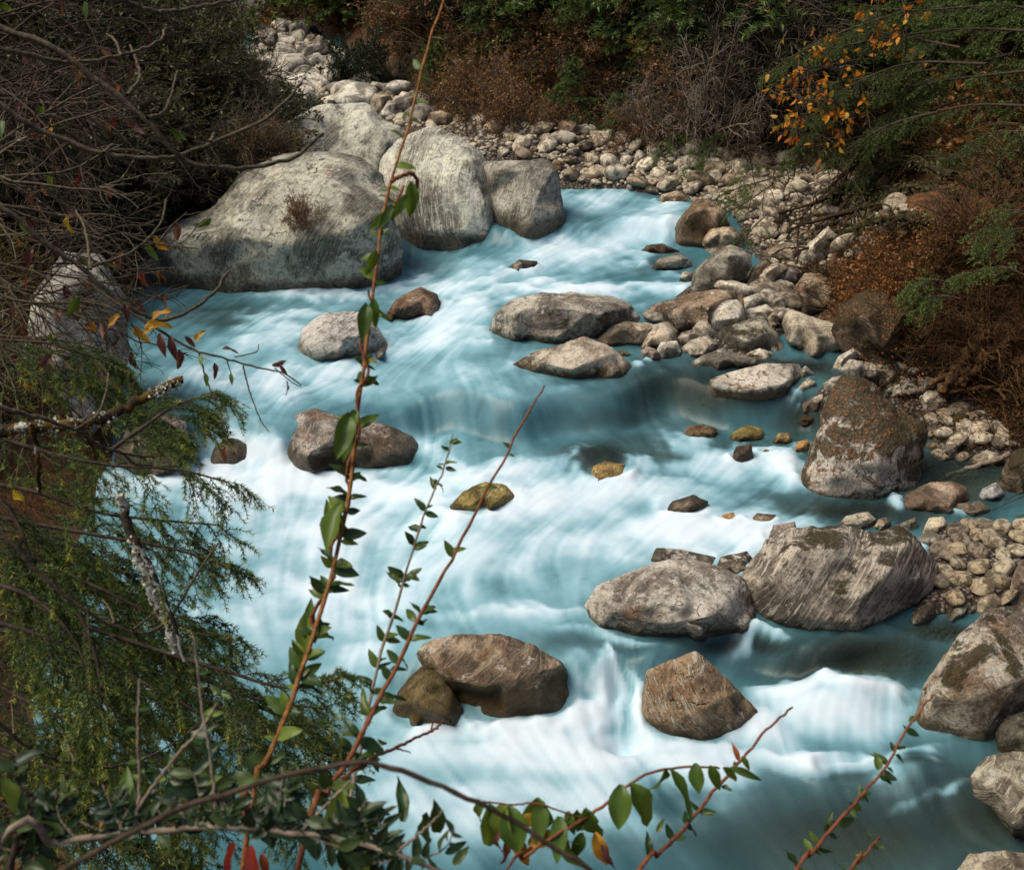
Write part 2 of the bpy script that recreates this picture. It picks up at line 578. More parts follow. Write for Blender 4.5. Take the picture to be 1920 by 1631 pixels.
# ------------------------------------------------------------------ terrain
RIGHT_BANK = pxpoly([(2700, 1800), (2180, 1560), (2080, 1280), (1970, 985), (1905, 850), (1810, 745), (1650, 680), (1575, 640), (1510, 560), (1500, 520), (1570, 475), (1650, 430), (1600, 345), (1430, 292), (1250, 252),
                     (1100, 232), (950, 215), (800, 190), (735, 150), (690, 130), (640, 72), (560, 50), (470, 40)]) + [(-14, 130), (70, 130), (70, 1)]
LEFT_BANK = pxpoly([(170, 1680), (60, 1420), (50, 1230), (110, 1080), (175, 930), (205, 800), (215, 640), (240, 545), (330, 480), (420, 400), (500, 250), (470, 190), (400, 130), (330, 70), (200, 20)]) + [(-30, 130), (-70, 130), (-70, 4)]
BARS = [pxpoly(p, 0.05) for p in (
    [(1690, 1180), (1735, 1010), (1700, 985), (1760, 975), (1925, 975), (2100, 1050), (2100, 1180), (1880, 1150), (1800, 1150)],
    [(1500, 770), (1580, 690), (1700, 680), (1790, 730), (1950, 830), (1930, 870), (1760, 850), (1735, 800), (1560, 800)],
    [(1215, 590), (1280, 535), (1400, 500), (1510, 470), (1520, 580), (1470, 630), (1440, 668), (1290, 655)],
    [(760, 205), (900, 225), (1080, 240), (1250, 250), (1440, 285), (1660, 350), (1700, 430), (1500, 530), (1430, 490), (1385, 440), (1370, 395), (1290, 372), (1170, 352), (1060, 352), (1000, 350), (880, 335), (780, 300)],
    [(470, 60), (560, 45), (680, 110), (735, 160), (800, 200), (840, 260), (740, 270), (690, 210), (570, 197), (480, 150)])]


def ground_fn(X, Y):
    w = zw(X, Y)
    base = w - 0.42
    bar = np.zeros_like(X)
    for b in BARS:
        s = poly_sd(X, Y, b)
        base = np.maximum(base, w - 0.42 + 0.54 * sstep(-0.45, 0.25, s) + 0.03 * np.clip(s, 0, 4))
        bar = np.maximum(bar, sstep(-0.5, 0.1, s))
    p = np.stack([X, Y, np.zeros_like(X)], -1)
    rough = fbm(p * 0.9, 5, 3) - 0.5
    for poly, s1, s2 in ((RIGHT_BANK, 1.15, 0.78), (LEFT_BANK, 0.9, 0.75)):
        s = poly_sd(X, Y, poly)
        h = np.where(s > 0, s1 * np.clip(s, 0, 1.2) + s2 * np.clip(s - 1.2, 0, 30), s * 0.5)
        base = np.maximum(base, np.where(s > -1.0, w + 0.0 + h + rough * 0.9 * np.clip(s, 0, 1), -9))
        bar = np.minimum(bar, 1 - sstep(-0.05, 0.5, s))
    far = np.clip(Y - 47, 0, 60)
    base = np.maximum(base, np.where(Y > 46, w + 0.7 * far + rough, -9))
    # the near bank on which the photographer stands
    near = 4.0 - 1.5 * np.clip(Y - 1.0, 0, 5) + 0.15 * rough + np.clip(-X - 2.0, 0, 3) * 0.35
    base = np.maximum(base, np.where(Y < 4.5, near, -9))
    bed = 1 - sstep(-0.10, 0.06, base - w)
    return base + 0.05 * rough, bar, bed


GXS = np.arange(-26, 26.01, 0.1); GYS = np.arange(-4, 72.01, 0.1)
_GX, _GY = np.meshgrid(GXS, GYS)
GZ, GBAR, GBED = ground_fn(_GX, _GY)


def bil(A, x, y):
    fx = np.clip((np.asarray(x, float) - GXS[0]) / 0.1, 0, len(GXS) - 1.001)
    fy = np.clip((np.asarray(y, float) - GYS[0]) / 0.1, 0, len(GYS) - 1.001)
    i = fx.astype(int); j = fy.astype(int); a = fx - i; b = fy - j
    return (A[j, i] * (1 - a) + A[j, i + 1] * a) * (1 - b) + (A[j + 1, i] * (1 - a) + A[j + 1, i + 1] * a) * b


def gz(x, y):
    return bil(GZ, x, y)


def hit(px, py, water=True, off=0.0):
    """where the sight line of a photo position meets ground or water"""
    r = ray(np.atleast_1d(px), np.atleast_1d(py))
    t = 2.2 * (75 / 2.2) ** np.linspace(0, 1, 500)
    q = CP + t[None, :, None] * r[:, None, :]
    s = gz(q[..., 0], q[..., 1])
    if water:
        s = np.maximum(s, zw(q[..., 0], q[..., 1]))
    below = q[..., 2] < s + off
    below[:, -1] = True
    k = np.argmax(below, 1)
    k0 = np.maximum(k - 1, 0)
    a = np.arange(len(k))
    d0 = q[a, k0, 2] - s[a, k0] - off; d1 = q[a, k, 2] - s[a, k] - off
    w = np.clip(d0 / np.maximum(d0 - d1, 1e-6), 0, 1)
    tt = t[k0] * (1 - w) + t[k] * w
    return CP + tt[:, None] * r


gxs = np.concatenate([[-160, -110, -80, -60, -48, -40, -34, -30], np.arange(-26, -7, 0.4), np.arange(-7, 9, 0.11), np.arange(9, 26.1, 0.4), [30, 34, 40, 48, 60, 80, 110, 160]])
gys = np.concatenate([[-60, -30, -15, -8, -4], np.arange(-3, 3, 0.3), np.arange(3, 26, 0.11), np.arange(26, 48, 0.25), np.arange(48, 72, 0.8), [76, 84, 96, 120, 160, 220]])
X, Y = np.meshgrid(gxs, gys)
Z = gz(X, Y) + np.clip(np.abs(X) - 26, 0, 100) * 0.45 + np.clip(Y - 72, 0, 100) * 0.4
ny, nx = X.shape
idx = np.arange(nx * ny).reshape(ny, nx)
quads = np.stack([idx[:-1, :-1], idx[:-1, 1:], idx[1:, 1:], idx[1:, :-1]], -1).reshape(-1, 4)
me = make_mesh('ground', np.stack([X, Y, Z], -1).reshape(-1, 3), quads, M_GROUND, True,
               {'gravel': bil(GBAR, X, Y).ravel(), 'bed': bil(GBED, X, Y).ravel()})
obj('ground', me, kind='structure')

# ------------------------------------------------------------------ boulders
import mathutils.geometry as mg
ROCKS = []          # (x, y, radius, base z) of what stands in the water


def boulder(name, label, poly, cat='boulder', tint=(0.30, 0.285, 0.26), band=0.0, strata=0.3, iron=0.25, lichen=0.4, moss=0.0, litter=0.0,
            wet=0.14, algae=0.5, T=None, yb=None, facet=10, rough=1.0, lvl=None, top=0.78, front=0.8, seed=None, ledge=0.0, box=0.85, group=None, dz=0.0, dmul=1.0, base=None, inner=None, ridges=()):
    """A boulder from its outline in the photograph: it gets its own distance, real size and depth, facets and relief."""
    pl = np.array(poly, float)
    seed = seed if seed is not None else int(pl.sum()) % 9973
    rg = np.random.default_rng(seed)
    x0, y0 = pl.min(0); x1, y1 = pl.max(0)
    yb = y1 if yb is None else yb
    G = hit((x0 + x1) / 2, yb)[0] if base is None else PD((x0 + x1) / 2, yb, base)
    db = (G - CP) @ CF
    s = db / FPX
    w, h = (x1 - x0) * s, (y1 - y0) * s
    T = (0.85 * min(w, 1.7 * h) if T is None else T * w)
    dep = PITCH + math.atan(((y0 + yb) / 2 - 815.5) / FPX)
    tp, ct = math.tan(dep), 1 / math.tan(dep)
    ft = float(np.clip(0.55 * min(w, 1.7 * h) * tp / h, 0.16, 0.55)) * (0.9 + 0.25 * rg.random())
    wr = ft * h * ct * 0.80
    d = (db + (0.36 * T if inner is not None else max(wr - (0.92 - ft) * h * tp, 0.12 * T))) * dmul
    s = d / FPX
    c = np.array([(x0 + x1) / 2, y0 * 0.5 + yb * 0.5])
    # the outline goes on below the water or ground line
    ymid = yb - 0.30 * (yb - y0)
    q = pl.copy()
    low = q[:, 1] > ymid
    q[low, 1] = ymid + (q[low, 1] - ymid) * 1.7
    # polar outline
    th = np.linspace(-math.pi, math.pi, 361)
    dirs = np.stack([np.cos(th), np.sin(th)], -1)
    u = (q[:, 0] - c[0]) * s; v = -(q[:, 1] - c[1]) * s
    a = np.stack([u, v], -1); b = np.roll(a, -1, 0)
    e = b - a
    cr = lambda p, r: p[..., 0] * r[..., 1] - p[..., 1] * r[..., 0]
    den = cr(dirs[:, None], e[None])
    tt = cr(a[None], e[None]) / np.where(np.abs(den) < 1e-9, 1e-9, den)
    kk = cr(a[None], dirs[:, None]) / np.where(np.abs(den) < 1e-9, 1e-9, den)
    ok = (kk >= 0) & (kk <= 1) & (tt > 0)
    rr = np.where(ok, tt, 0).max(1)
    rr = np.where(rr <= 0, np.median(rr[rr > 0]), rr)
    ker = np.array([0.2, 1, 2, 1, 0.2]); ker /= ker.sum()
    rr = np.convolve(np.concatenate([rr[-5:-1], rr, rr[1:5]]), ker, 'same')[4:-4]
    if lvl is None:
        lvl = 6 if (x1 - x0) > 215 else 5 if (x1 - x0) > 55 else 4
    iv, fc = ICO[lvl]
    ang = np.arctan2(iv[:, 1], iv[:, 0])
    rho = np.hypot(iv[:, 0], iv[:, 1])
    R = np.interp(ang, th, rr)
    wv = np.sign(iv[:, 2]) * np.abs(iv[:, 2]) ** box * T / 2
    cray = unit(ray(c[0], c[1]))
    ctr = CP + d * ray(c[0], c[1])
    pu = R * rho ** 0.9 * np.cos(ang); pv = R * rho ** 0.9 * np.sin(ang)
    # broken faces: the front is carried by a triangulated net of points inside the outline
    given = inner is not None
    if inner is None and lvl >= 4 and facet > 3:
        # a lit top, a ridge, and a steeper broken front
        inner = []
        m = 4 if x1 - x0 < 120 else 6 if x1 - x0 < 240 else 8
        th2 = T / 2
        for j in range(m):
            fx = -0.74 + 1.48 * (j + 0.15 + 0.7 * rg.random()) / m
            uu = fx * (x1 - x0) * s / 2
            # the outline above and below this column
            col = np.abs(rr * np.cos(th) - uu)
            upi = np.where(np.sin(th) > 0, col, 9e9).argmin(); loi = np.where(np.sin(th) < 0, col, 9e9).argmin()
            vt, vb_ = rr[upi] * math.sin(th[upi]), rr[loi] * math.sin(th[loi])
            hh = vt - max(vb_, -0.5 * h)
            if hh < 0.1 * h:
                continue
            edge = math.sqrt(max(1 - fx * fx, 0.05))
            vr = vt - ft * hh * (0.65 + 0.7 * rg.random())
            w_r = (vt - vr) * ct * (0.70 + 0.3 * rg.random()) * (0.55 + 0.45 * edge)
            inner.append((c[0] + uu / s, c[1] - vr / s, min(w_r, 1.3 * th2) / th2))
            if hh > 0.35 * h:
                vl = vr - (0.5 + 0.35 * rg.random()) * (vr + 0.5 * h)
                uo = uu + 0.12 * rg.normal() * w
                inner.append((c[0] + uo / s, c[1] - vl / s, max(w_r - (vr - vl) * tp * (0.6 + 0.6 * rg.random()), 0.25 * w_r) / th2))
    if inner:
        no = 40
        ta = np.linspace(-math.pi, math.pi, no, endpoint=False)
        ro = np.interp(ta, th, rr)
        pts = [Vector((r_ * 1.02 * math.cos(t_), r_ * 1.02 * math.sin(t_))) for t_, r_ in zip(ta, ro)]
        wz = [0.0] * no
        for (ix, iy, ib) in inner:
            pts.append(Vector(((ix - c[0]) * s, -(iy - c[1]) * s))); wz.append(ib)
        vs, es, fs, ov, _oe, _of = mg.delaunay_2d_cdt(pts, [(no + i_, no + j_) for i_, j_ in ridges], [], 0, 1e-5)
        wz2 = [max((wz[k_] for k_ in o_), default=0.5) for o_ in ov]
        best = np.zeros(len(iv))
        for f_ in fs:
            (ax, ay), (bx, by), (cx_, cy_) = [vs[k_][:2] for k_ in f_[:3]]
            dn = (by - cy_) * (ax - cx_) + (cx_ - bx) * (ay - cy_)
            if abs(dn) < 1e-12:
                continue
            l1 = ((by - cy_) * (pu - cx_) + (cx_ - bx) * (pv - cy_)) / dn
            l2 = ((cy_ - ay) * (pu - cx_) + (ax - cx_) * (pv - cy_)) / dn
            l3 = 1 - l1 - l2
            ins = (l1 >= -1e-6) & (l2 >= -1e-6) & (l3 >= -1e-6)
            best = np.where(ins, l1 * wz2[f_[0]] + l2 * wz2[f_[1]] + l3 * wz2[f_[2]], best)
        sph = np.abs(iv[:, 2]) ** box
        wv = np.where(iv[:, 2] > 0, (0.16 * sph + 0.90 * best) * T / 2, wv)
    X3 = pu[:, None] * CR + pv[:, None] * CU - wv[:, None] * cray
    # cut flats: a lit top, a front wall, and random ones
    hz = unit(np.array([-cray[0], -cray[1], 0.0]))
    side = np.array([hz[1], -hz[0], 0])
    pn = [(unit(np.array([0, 0, 1.0]) + 0.15 * rg.normal(size=3)), top), (unit(hz + 0.10 * rg.normal(size=3)), front)]
    for _ in range(facet // 2):
        n = unit(hz * abs(rg.normal()) * 0.7 + side * rg.normal() + np.array([0, 0, abs(rg.normal()) * 0.8]))
        pn.append((n, 0.72 + 0.22 * rg.random()))
    if given or inner:
        pn = []
    wgt = np.clip(np.abs(iv[:, 2]) * 2.2, 0, 1)
    for n, fr in pn:
        dd = X3 @ n
        X3 = X3 - (np.clip(dd - fr * dd.max(), 0, None) * 0.88 * wgt)[:, None] * n
    size = math.sqrt(w * h)
    nd = unit(X3)
    p = X3 / size + seed * 1.37
    disp = (0.02 if given else 0.035 if inner else 0.08) * (fbm(p * 1.7, 4, seed) - 0.5) + (0.03 if given else 0.045) * (ridged(p * 2.6, 4, seed + 5) - 0.6) + ((0.04 if w > 2.0 else 0.022) if given else 0.032) * (fbm(p * 8, 4, seed + 9) - 0.5)
    if lvl >= 6:
        disp = disp + 0.016 * (ridged(p * 17, 3, seed + 15) - 0.6)
    if ledge:
        sn = X3 @ unit(np.array([math.sin(strata) , 0.35, math.cos(strata)])) / size * 7 + 2.0 * fbm(p * 1.3, 3, seed + 3)
        disp = disp + ledge * 0.032 * (np.abs((sn % 1) - 0.5) * 2 - 0.5) * sstep(0.35, 0.6, fbm(p * 2.1, 3, seed + 21))
    X3 = X3 + nd * (disp * size * rough)[:, None]
    V = ctr + X3
    org = np.array([G[0], G[1], G[2]])
    V[:, 2] += dz
    me = make_mesh(name, V - org, fc, M_ROCK, True)
    wl = float(zw(ctr[0], ctr[1])) if wet and dz == 0 else -50.0
    o = obj(name, me, None, org, label=label, category=cat, tint=tint, band=float(band), strata=float(strata), iron=float(iron),
            lichen=float(lichen), moss=float(moss), litter=float(litter), wet=max(float(wet), 0.02), algae=float(algae), water_level=wl, speck=1.0)
    if group:
        o['group'] = group
    ROCKS.append((ctr[0], ctr[1], w / 2, T / 2, x0, y0, x1, yb))
    return o


GREY, PALE, WARM, BROWN, DARK = (0.28, 0.268, 0.235), (0.46, 0.425, 0.355), (0.36, 0.30, 0.225), (0.21, 0.145, 0.09), (0.15, 0.13, 0.108)
CLIFF = (0.44, 0.45, 0.395)
B = boulder
# the great boulders of the far side
B('boulder', 'massive grey boulder with a dark undercut foot and a brown dead plant on its flank', [(215, 500), (300, 430), (400, 390), (450, 325), (520, 292), (600, 282), (680, 298), (715, 330), (738, 400), (755, 470), (752, 505), (690, 542), (600, 557), (440, 562), (300, 548), (220, 530)], tint=(0.34, 0.345, 0.295), band=0.35, strata=1.2, lichen=0.45, iron=0.2, moss=0.25, litter=0.25, T=0.55, wet=0.3, algae=0.15, facet=3, front=0.9, top=0.85, inner=[(330, 440, .8), (430, 440, .95), (540, 455, 1.0), (650, 430, .95), (712, 400, .6), (500, 340, .55), (620, 340, .62), (350, 508, .5), (450, 524, .55), (560, 524, .58), (660, 508, .58)], ridges=[(0, 1), (1, 2), (2, 3), (3, 4)])
B('boulder', 'pale sloping slab boulder behind the two big grey boulders, its top lit', [(520, 235), (600, 200), (690, 194), (718, 225), (752, 238), (772, 262), (765, 345), (700, 370), (600, 360), (530, 300)], tint=CLIFF, band=0.3, strata=0.9, lichen=0.5, iron=0.15, T=0.6, wet=0, yb=340, inner=[(690, 225, .5), (722, 270, .7), (700, 320, .8), (600, 270, .5), (640, 305, .75), (570, 300, .5)], ridges=[(0, 1), (1, 2)])
B('boulder', 'tall pale cliff-like boulder with a tan patch above the rapids, middle of the big three', [(712, 300), (745, 262), (810, 237), (860, 255), (905, 290), (918, 340), (938, 395), (945, 440), (930, 472), (880, 477), (762, 482), (735, 440), (715, 380)], tint=CLIFF, band=0.55, strata=1.9, lichen=0.5, iron=0.3, T=0.75, wet=0.2, algae=0.3, facet=12, inner=[(765, 302, .5), (820, 282, .52), (880, 308, .72), (905, 380, .85), (915, 450, .68), (838, 352, .95), (768, 385, .72), (800, 428, .78), (868, 432, .95), (745, 345, .5)], ridges=[(0, 1), (1, 2), (2, 3), (3, 4), (1, 5), (5, 8)])
B('boulder', 'blocky grey boulder with a flat top, standing against the upper rapids', [(905, 303), (1025, 297), (1045, 320), (1056, 380), (1070, 445), (1000, 450), (945, 457), (925, 400)], tint=(0.25, 0.245, 0.215), band=0.5, strata=1.5, lichen=0.35, iron=0.25, T=0.9, wet=0.3, algae=0.35, top=0.9, facet=8, inner=[(930, 324, .6), (985, 318, .78), (1036, 324, .5), (1002, 382, 1.0), (990, 430, .92), (1044, 400, .58), (945, 400, .55)], ridges=[(0, 1), (1, 2), (1, 3), (3, 4)])
# stones in the current
B('boulder', 'white and grey boulder with dark wavy stripes beside the tall thorny stem', [(553, 660), (570, 615), (610, 586), (680, 584), (712, 615), (726, 645), (718, 672), (600, 682)], tint=(0.42, 0.41, 0.40), band=0.75, strata=0.5, lichen=0.55, iron=0.1, wet=0.2, algae=0.15, T=0.8)
B('boulder', 'reddish brown wedge boulder in the rapids behind the striped boulder', [(706, 602), (745, 560), (790, 536), (820, 551), (833, 590), (800, 600), (740, 606)], tint=(0.185, 0.125, 0.09), iron=0.5, lichen=0.15, wet=0.1, algae=0.4, T=0.8)
B('boulder', 'small dark boulder alone in the white water below the blocky boulder', [(945, 506), (972, 487), (1008, 490), (1000, 509), (958, 512)], tint=DARK, iron=0.2, lichen=0.2, wet=0.12, algae=0.3)
B('boulder', 'broad flat-topped grey boulder in mid stream with a dark shiny end', [(908, 625), (925, 590), (960, 560), (1010, 547), (1130, 553), (1172, 565), (1205, 598), (1175, 610), (1110, 642), (1010, 644), (930, 636)], tint=(0.33, 0.315, 0.28), lichen=0.4, iron=0.25, band=0.2, strata=0.4, wet=0.12, algae=0.3, T=0.7, facet=8)
B('boulder', 'pale peaked boulder with a brown tail lying in front of the broad flat boulder', [(958, 686), (1000, 660), (1060, 645), (1095, 631), (1140, 648), (1180, 680), (1194, 706), (1150, 717), (1075, 715), (1000, 699)], tint=(0.37, 0.33, 0.28), lichen=0.4, iron=0.4, band=0.3, strata=0.8, wet=0.16, algae=0.6, T=0.6, inner=[(1090, 658, .62), (1072, 692, .8), (1132, 668, .85), (1150, 697, .75), (1020, 680, .5)], ridges=[(0, 1), (0, 2), (2, 3)])
B('boulder', 'rounded boulder with brown bands and a steep stained left side in mid stream', [(506, 875), (520, 820), (550, 780), (590, 767), (640, 783), (720, 795), (770, 815), (812, 862), (760, 888), (640, 892), (560, 888)], tint=(0.27, 0.25, 0.23), band=0.55, strata=-0.7, iron=0.45, lichen=0.3, wet=0.10, algae=0.4, T=0.7, ledge=0.4)
B('boulder', 'olive green low boulder surrounded by white foam in mid stream', [(826, 958), (870, 921), (910, 902), (950, 909), (973, 940), (930, 953), (870, 962)], tint=(0.24, 0.195, 0.065), iron=0.25, lichen=0.12, wet=0.05, algae=0.75, T=0.8)
B('boulder', 'yellowish boulder under a glassy dome of water', [(1085, 905), (1105, 870), (1135, 856), (1170, 862), (1185, 905), (1140, 912)], tint=(0.33, 0.235, 0.09), iron=0.4, lichen=0.1, wet=0.05, algae=0.8, dz=-0.05)
B('boulder', 'dark brown wedge boulder half under foam above the striped leaning boulder', [(1230, 972), (1260, 940), (1300, 927), (1328, 940), (1320, 958), (1270, 974)], tint=(0.16, 0.13, 0.10), iron=0.3, lichen=0.15, wet=0.12, algae=0.3)
B('boulder', 'cracked brown boulder with shiny broken faces, lower middle of the stream', [(780, 1225), (800, 1203), (850, 1191), (940, 1188), (1000, 1210), (1060, 1245), (1066, 1280), (1086, 1322), (1050, 1340), (990, 1352), (920, 1364), (872, 1355), (850, 1300), (800, 1260)], tint=(0.27, 0.215, 0.16), band=0.45, strata=0.6, iron=0.40, lichen=0.36, wet=0.13, algae=0.75, T=0.62, facet=16, ledge=0.4, box=0.95, rough=0.9, inner=[(827, 1246, .50), (858, 1274, .85), (905, 1288, .98), (942, 1282, 1.0), (1005, 1260, .80), (1048, 1248, .55), (868, 1294, .22), (922, 1302, .30), (948, 1328, .74), (1015, 1316, .62), (885, 1340, .10)], ridges=[(0, 1), (1, 2), (2, 3), (3, 4), (4, 5), (3, 8), (6, 7), (8, 9)])
B('boulder', 'rounded mossy olive boulder leaning on the cracked brown boulder', [(733, 1335), (750, 1288), (790, 1250), (822, 1258), (850, 1295), (868, 1330), (860, 1355), (780, 1362)], tint=(0.19, 0.155, 0.075), iron=0.3, lichen=0.15, wet=0.45, algae=0.75, T=0.9, facet=5)
B('boulder', 'angular pointed brown boulder beside the narrow chute of water', [(1203, 1345), (1206, 1300), (1213, 1258), (1250, 1240), (1305, 1221), (1360, 1270), (1420, 1332), (1395, 1372), (1385, 1400), (1300, 1402), (1250, 1378)], tint=(0.22, 0.165, 0.11), band=0.6, strata=-0.9, iron=0.45, lichen=0.32, wet=0.12, algae=0.6, T=0.72, facet=16, ledge=0.25, box=0.95, rough=0.9, inner=[(1294, 1262, .55), (1376, 1296, .40), (1250, 1290, .55), (1325, 1322, 1.0), (1275, 1350, .85), (1378, 1350, .45), (1232, 1266, .30), (1318, 1372, .70)], ridges=[(0, 3), (2, 3), (3, 5)])
B('boulder', 'pale rounded boulder with rust spots beside the striped leaning boulder', [(1097, 1135), (1120, 1100), (1180, 1074), (1230, 1054), (1300, 1049), (1350, 1063), (1395, 1085), (1417, 1150), (1412, 1178), (1300, 1188), (1180, 1184), (1115, 1168)], tint=(0.40, 0.375, 0.345), lichen=0.52, iron=0.38, litter=0.15, band=0.2, strata=0.5, wet=0.10, algae=0.5, T=0.75, facet=8)
B('boulder', 'large leaning boulder with white and brown streaks and a mossy cleft', [(1390, 1080), (1440, 1010), (1490, 989), (1580, 985), (1640, 1000), (1690, 982), (1722, 1010), (1757, 1062), (1750, 1105), (1700, 1145), (1640, 1188), (1560, 1198), (1480, 1184), (1425, 1163), (1397, 1115)], tint=(0.33, 0.30, 0.265), band=0.85, strata=1.15, lichen=0.38, iron=0.22, moss=0.42, litter=0.1, wet=0.06, algae=0.3, T=0.75, facet=9, ledge=0.5, inner=[(1638, 1008, .30), (1600, 1052, .52), (1540, 1108, .72), (1500, 1035, .78), (1450, 1090, .80), (1570, 1030, .70), (1690, 1025, .62), (1655, 1075, 1.0), (1610, 1120, 1.0), (1480, 1150, .75), (1600, 1165, .72)], ridges=[(0, 1), (1, 2), (7, 8), (3, 5)])
B('boulder', 'tall pointed boulder draped in brown moss and fallen leaves on the bank', [(1489, 928), (1498, 895), (1516, 843), (1535, 802), (1548, 755), (1561, 731), (1582, 703), (1602, 703), (1641, 722), (1660, 748), (1707, 780), (1738, 793), (1735, 828), (1725, 874), (1722, 908), (1688, 924), (1675, 943), (1618, 950), (1524, 937)], tint=(0.32, 0.285, 0.235), lichen=0.62, iron=0.5, moss=0.58, litter=0.55, wet=0.08, algae=0.5, T=0.8, facet=9, ledge=0.5, inner=[(1598, 748, .45), (1650, 790, .62), (1568, 832, .80), (1645, 862, 1.0), (1702, 828, .55), (1560, 890, .72), (1640, 900, .76), (1690, 890, .42)], ridges=[(2, 3), (3, 4), (3, 6)])
B('boulder', 'big dark boulder with a mossy brown lower half at the edge of the stream', [(1710, 1345), (1740, 1270), (1800, 1190), (1850, 1145), (1960, 1128), (2010, 1250), (1990, 1340), (1900, 1352), (1862, 1402), (1800, 1413), (1740, 1384)], tint=(0.34, 0.31, 0.26), lichen=0.45, iron=0.55, moss=0.42, litter=0.15, wet=0.16, algae=0.2, T=0.75, facet=7, inner=[(1785, 1250, .66), (1850, 1225, .78), (1910, 1270, 1.0), (1755, 1305, .75), (1830, 1305, 1.0), (1850, 1362, .66)], ridges=[(3, 4), (4, 2)])
B('boulder', 'rounded grey-green boulder tucked under the big mossy-bottomed boulder', [(1867, 1375), (1885, 1345), (1930, 1330), (2000, 1338), (2010, 1415), (1875, 1418)], tint=(0.24, 0.235, 0.19), lichen=0.35, moss=0.3, wet=0.1, T=0.8)
B('boulder', 'pale boulder with dark folded ridges at the lower edge of the stream', [(1818, 1458), (1850, 1415), (1920, 1408), (2010, 1420), (2030, 1560), (1940, 1590), (1870, 1525), (1830, 1494)], tint=(0.36, 0.34, 0.28), band=0.7, strata=0.7, lichen=0.42, iron=0.4, moss=0.2, wet=0.12, algae=0.3, T=0.75, ledge=1.0)
B('boulder', 'smooth pale boulder at the bottom corner in dark water', [(1772, 1660), (1820, 1602), (1880, 1596), (1945, 1608), (2010, 1690), (1900, 1720)], tint=(0.35, 0.32, 0.26), lichen=0.3, iron=0.2, wet=0.05, T=0.8)
B('boulder', 'big yellow-green boulder under running water by the leaning boulder', [(1528, 1275), (1560, 1225), (1620, 1200), (1680, 1208), (1700, 1245), (1660, 1288), (1580, 1296)], tint=(0.36, 0.29, 0.10), iron=0.3, lichen=0.1, wet=0.05, algae=0.6, T=0.8, facet=3, dz=-0.30)
B('boulder', 'brown drowned boulder just showing below the small fall', [(1520, 1452), (1560, 1415), (1620, 1412), (1660, 1440), (1600, 1462)], tint=BROWN, iron=0.3, lichen=0.1, wet=0.6, algae=0.4, dz=-0.2, facet=3)
B('boulder', 'grey boulder among dark leafless twigs on the shaded bank', [(30, 720), (60, 560), (120, 470), (190, 480), (235, 560), (245, 650), (225, 720), (150, 790), (60, 790)], tint=(0.27, 0.27, 0.26), band=0.4, strata=0.8, lichen=0.35, wet=0, T=0.8)
B('boulder', 'wet brown boulder below the lichen-covered branch', [(215, 860), (240, 800), (300, 770), (350, 790), (365, 840), (330, 880), (260, 895)], tint=DARK, iron=0.3, lichen=0.15, wet=0.4, algae=0.3)
B('boulder', 'smooth boulder with white water folding over it beside the brown-banded boulder', [(388, 872), (405, 835), (435, 818), (462, 832), (470, 872), (430, 880)], tint=GREY, wet=0.6, algae=0.2, lichen=0.1, T=0.8, facet=3)
# boulders of the spit and the bank beyond
B('boulder', 'brown boulder with a white cap beside the upper rapids, fir spray before it', [(1253, 460), (1262, 432), (1285, 395), (1306, 374), (1332, 374), (1356, 393), (1368, 425), (1345, 445), (1317, 467), (1280, 468)], tint=(0.28, 0.21, 0.135), iron=0.5, lichen=0.45, wet=0.3, algae=0.4, T=0.8, facet=8)
B('boulder', 'grey-brown round boulder behind the fir sprays near the upper rapids', [(1316, 455), (1332, 429), (1371, 424), (1394, 442), (1388, 470), (1332, 480)], tint=WARM, lichen=0.3, wet=0)
B('boulder', 'smooth grey egg-shaped boulder next to the upper fall', [(1294, 538), (1298, 512), (1338, 473), (1371, 459), (1408, 474), (1408, 499), (1392, 524), (1358, 533), (1317, 548), (1301, 548)], tint=(0.27, 0.26, 0.22), lichen=0.3, iron=0.2, band=0.25, strata=-0.8, wet=0.08, T=0.8, facet=5)
B('rock', 'low dark rock awash below the brown white-capped boulder', [(1197, 474), (1213, 460), (1241, 457), (1276, 472), (1254, 479)], 'rock', tint=BROWN, wet=0.1, algae=0.3, lichen=0.2)
B('rock', 'wedge rock wet with spray in front of the smooth grey boulder', [(1210, 509), (1236, 484), (1275, 474), (1295, 490), (1298, 505), (1250, 510)], 'rock', tint=(0.24, 0.23, 0.20), wet=0.08, algae=0.3, lichen=0.35)
B('rock', 'small grey rock at the lip of the upper fall', [(1271, 530), (1280, 510), (1299, 509), (1300, 533)], 'rock', tint=GREY, wet=0.1)
B('rock', 'narrow upright rock between the smooth grey boulder and an angular block', [(1399, 528), (1411, 502), (1439, 483), (1444, 500), (1418, 536)], 'rock', tint=WARM, wet=0, lichen=0.35)
B('rock', 'angular brown block with a flat face on the stony spit', [(1412, 538), (1429, 497), (1470, 493), (1478, 504), (1454, 522), (1448, 540)], 'rock', tint=WARM, wet=0, lichen=0.25, facet=6, box=0.95)
B('rock', 'rounded grey rock between the angular block and the overhanging boulder', [(1449, 525), (1460, 507), (1491, 497), (1506, 512), (1499, 528), (1455, 531)], 'rock', tint=GREY, wet=0, lichen=0.4)
B('rock', 'long pale slab leaning under the hanging roots', [(1484, 494), (1502, 470), (1551, 425), (1570, 445), (1543, 484), (1515, 502)], 'rock', tint=PALE, band=0.4, strata=0.8, wet=0, T=0.5, ledge=0.8)
B('rock', 'layered brown slab under the roots next to the long pale slab', [(1432, 473), (1457, 459), (1489, 453), (1499, 471), (1478, 491), (1439, 491)], 'rock', tint=WARM, band=0.5, wet=0, ledge=0.8)
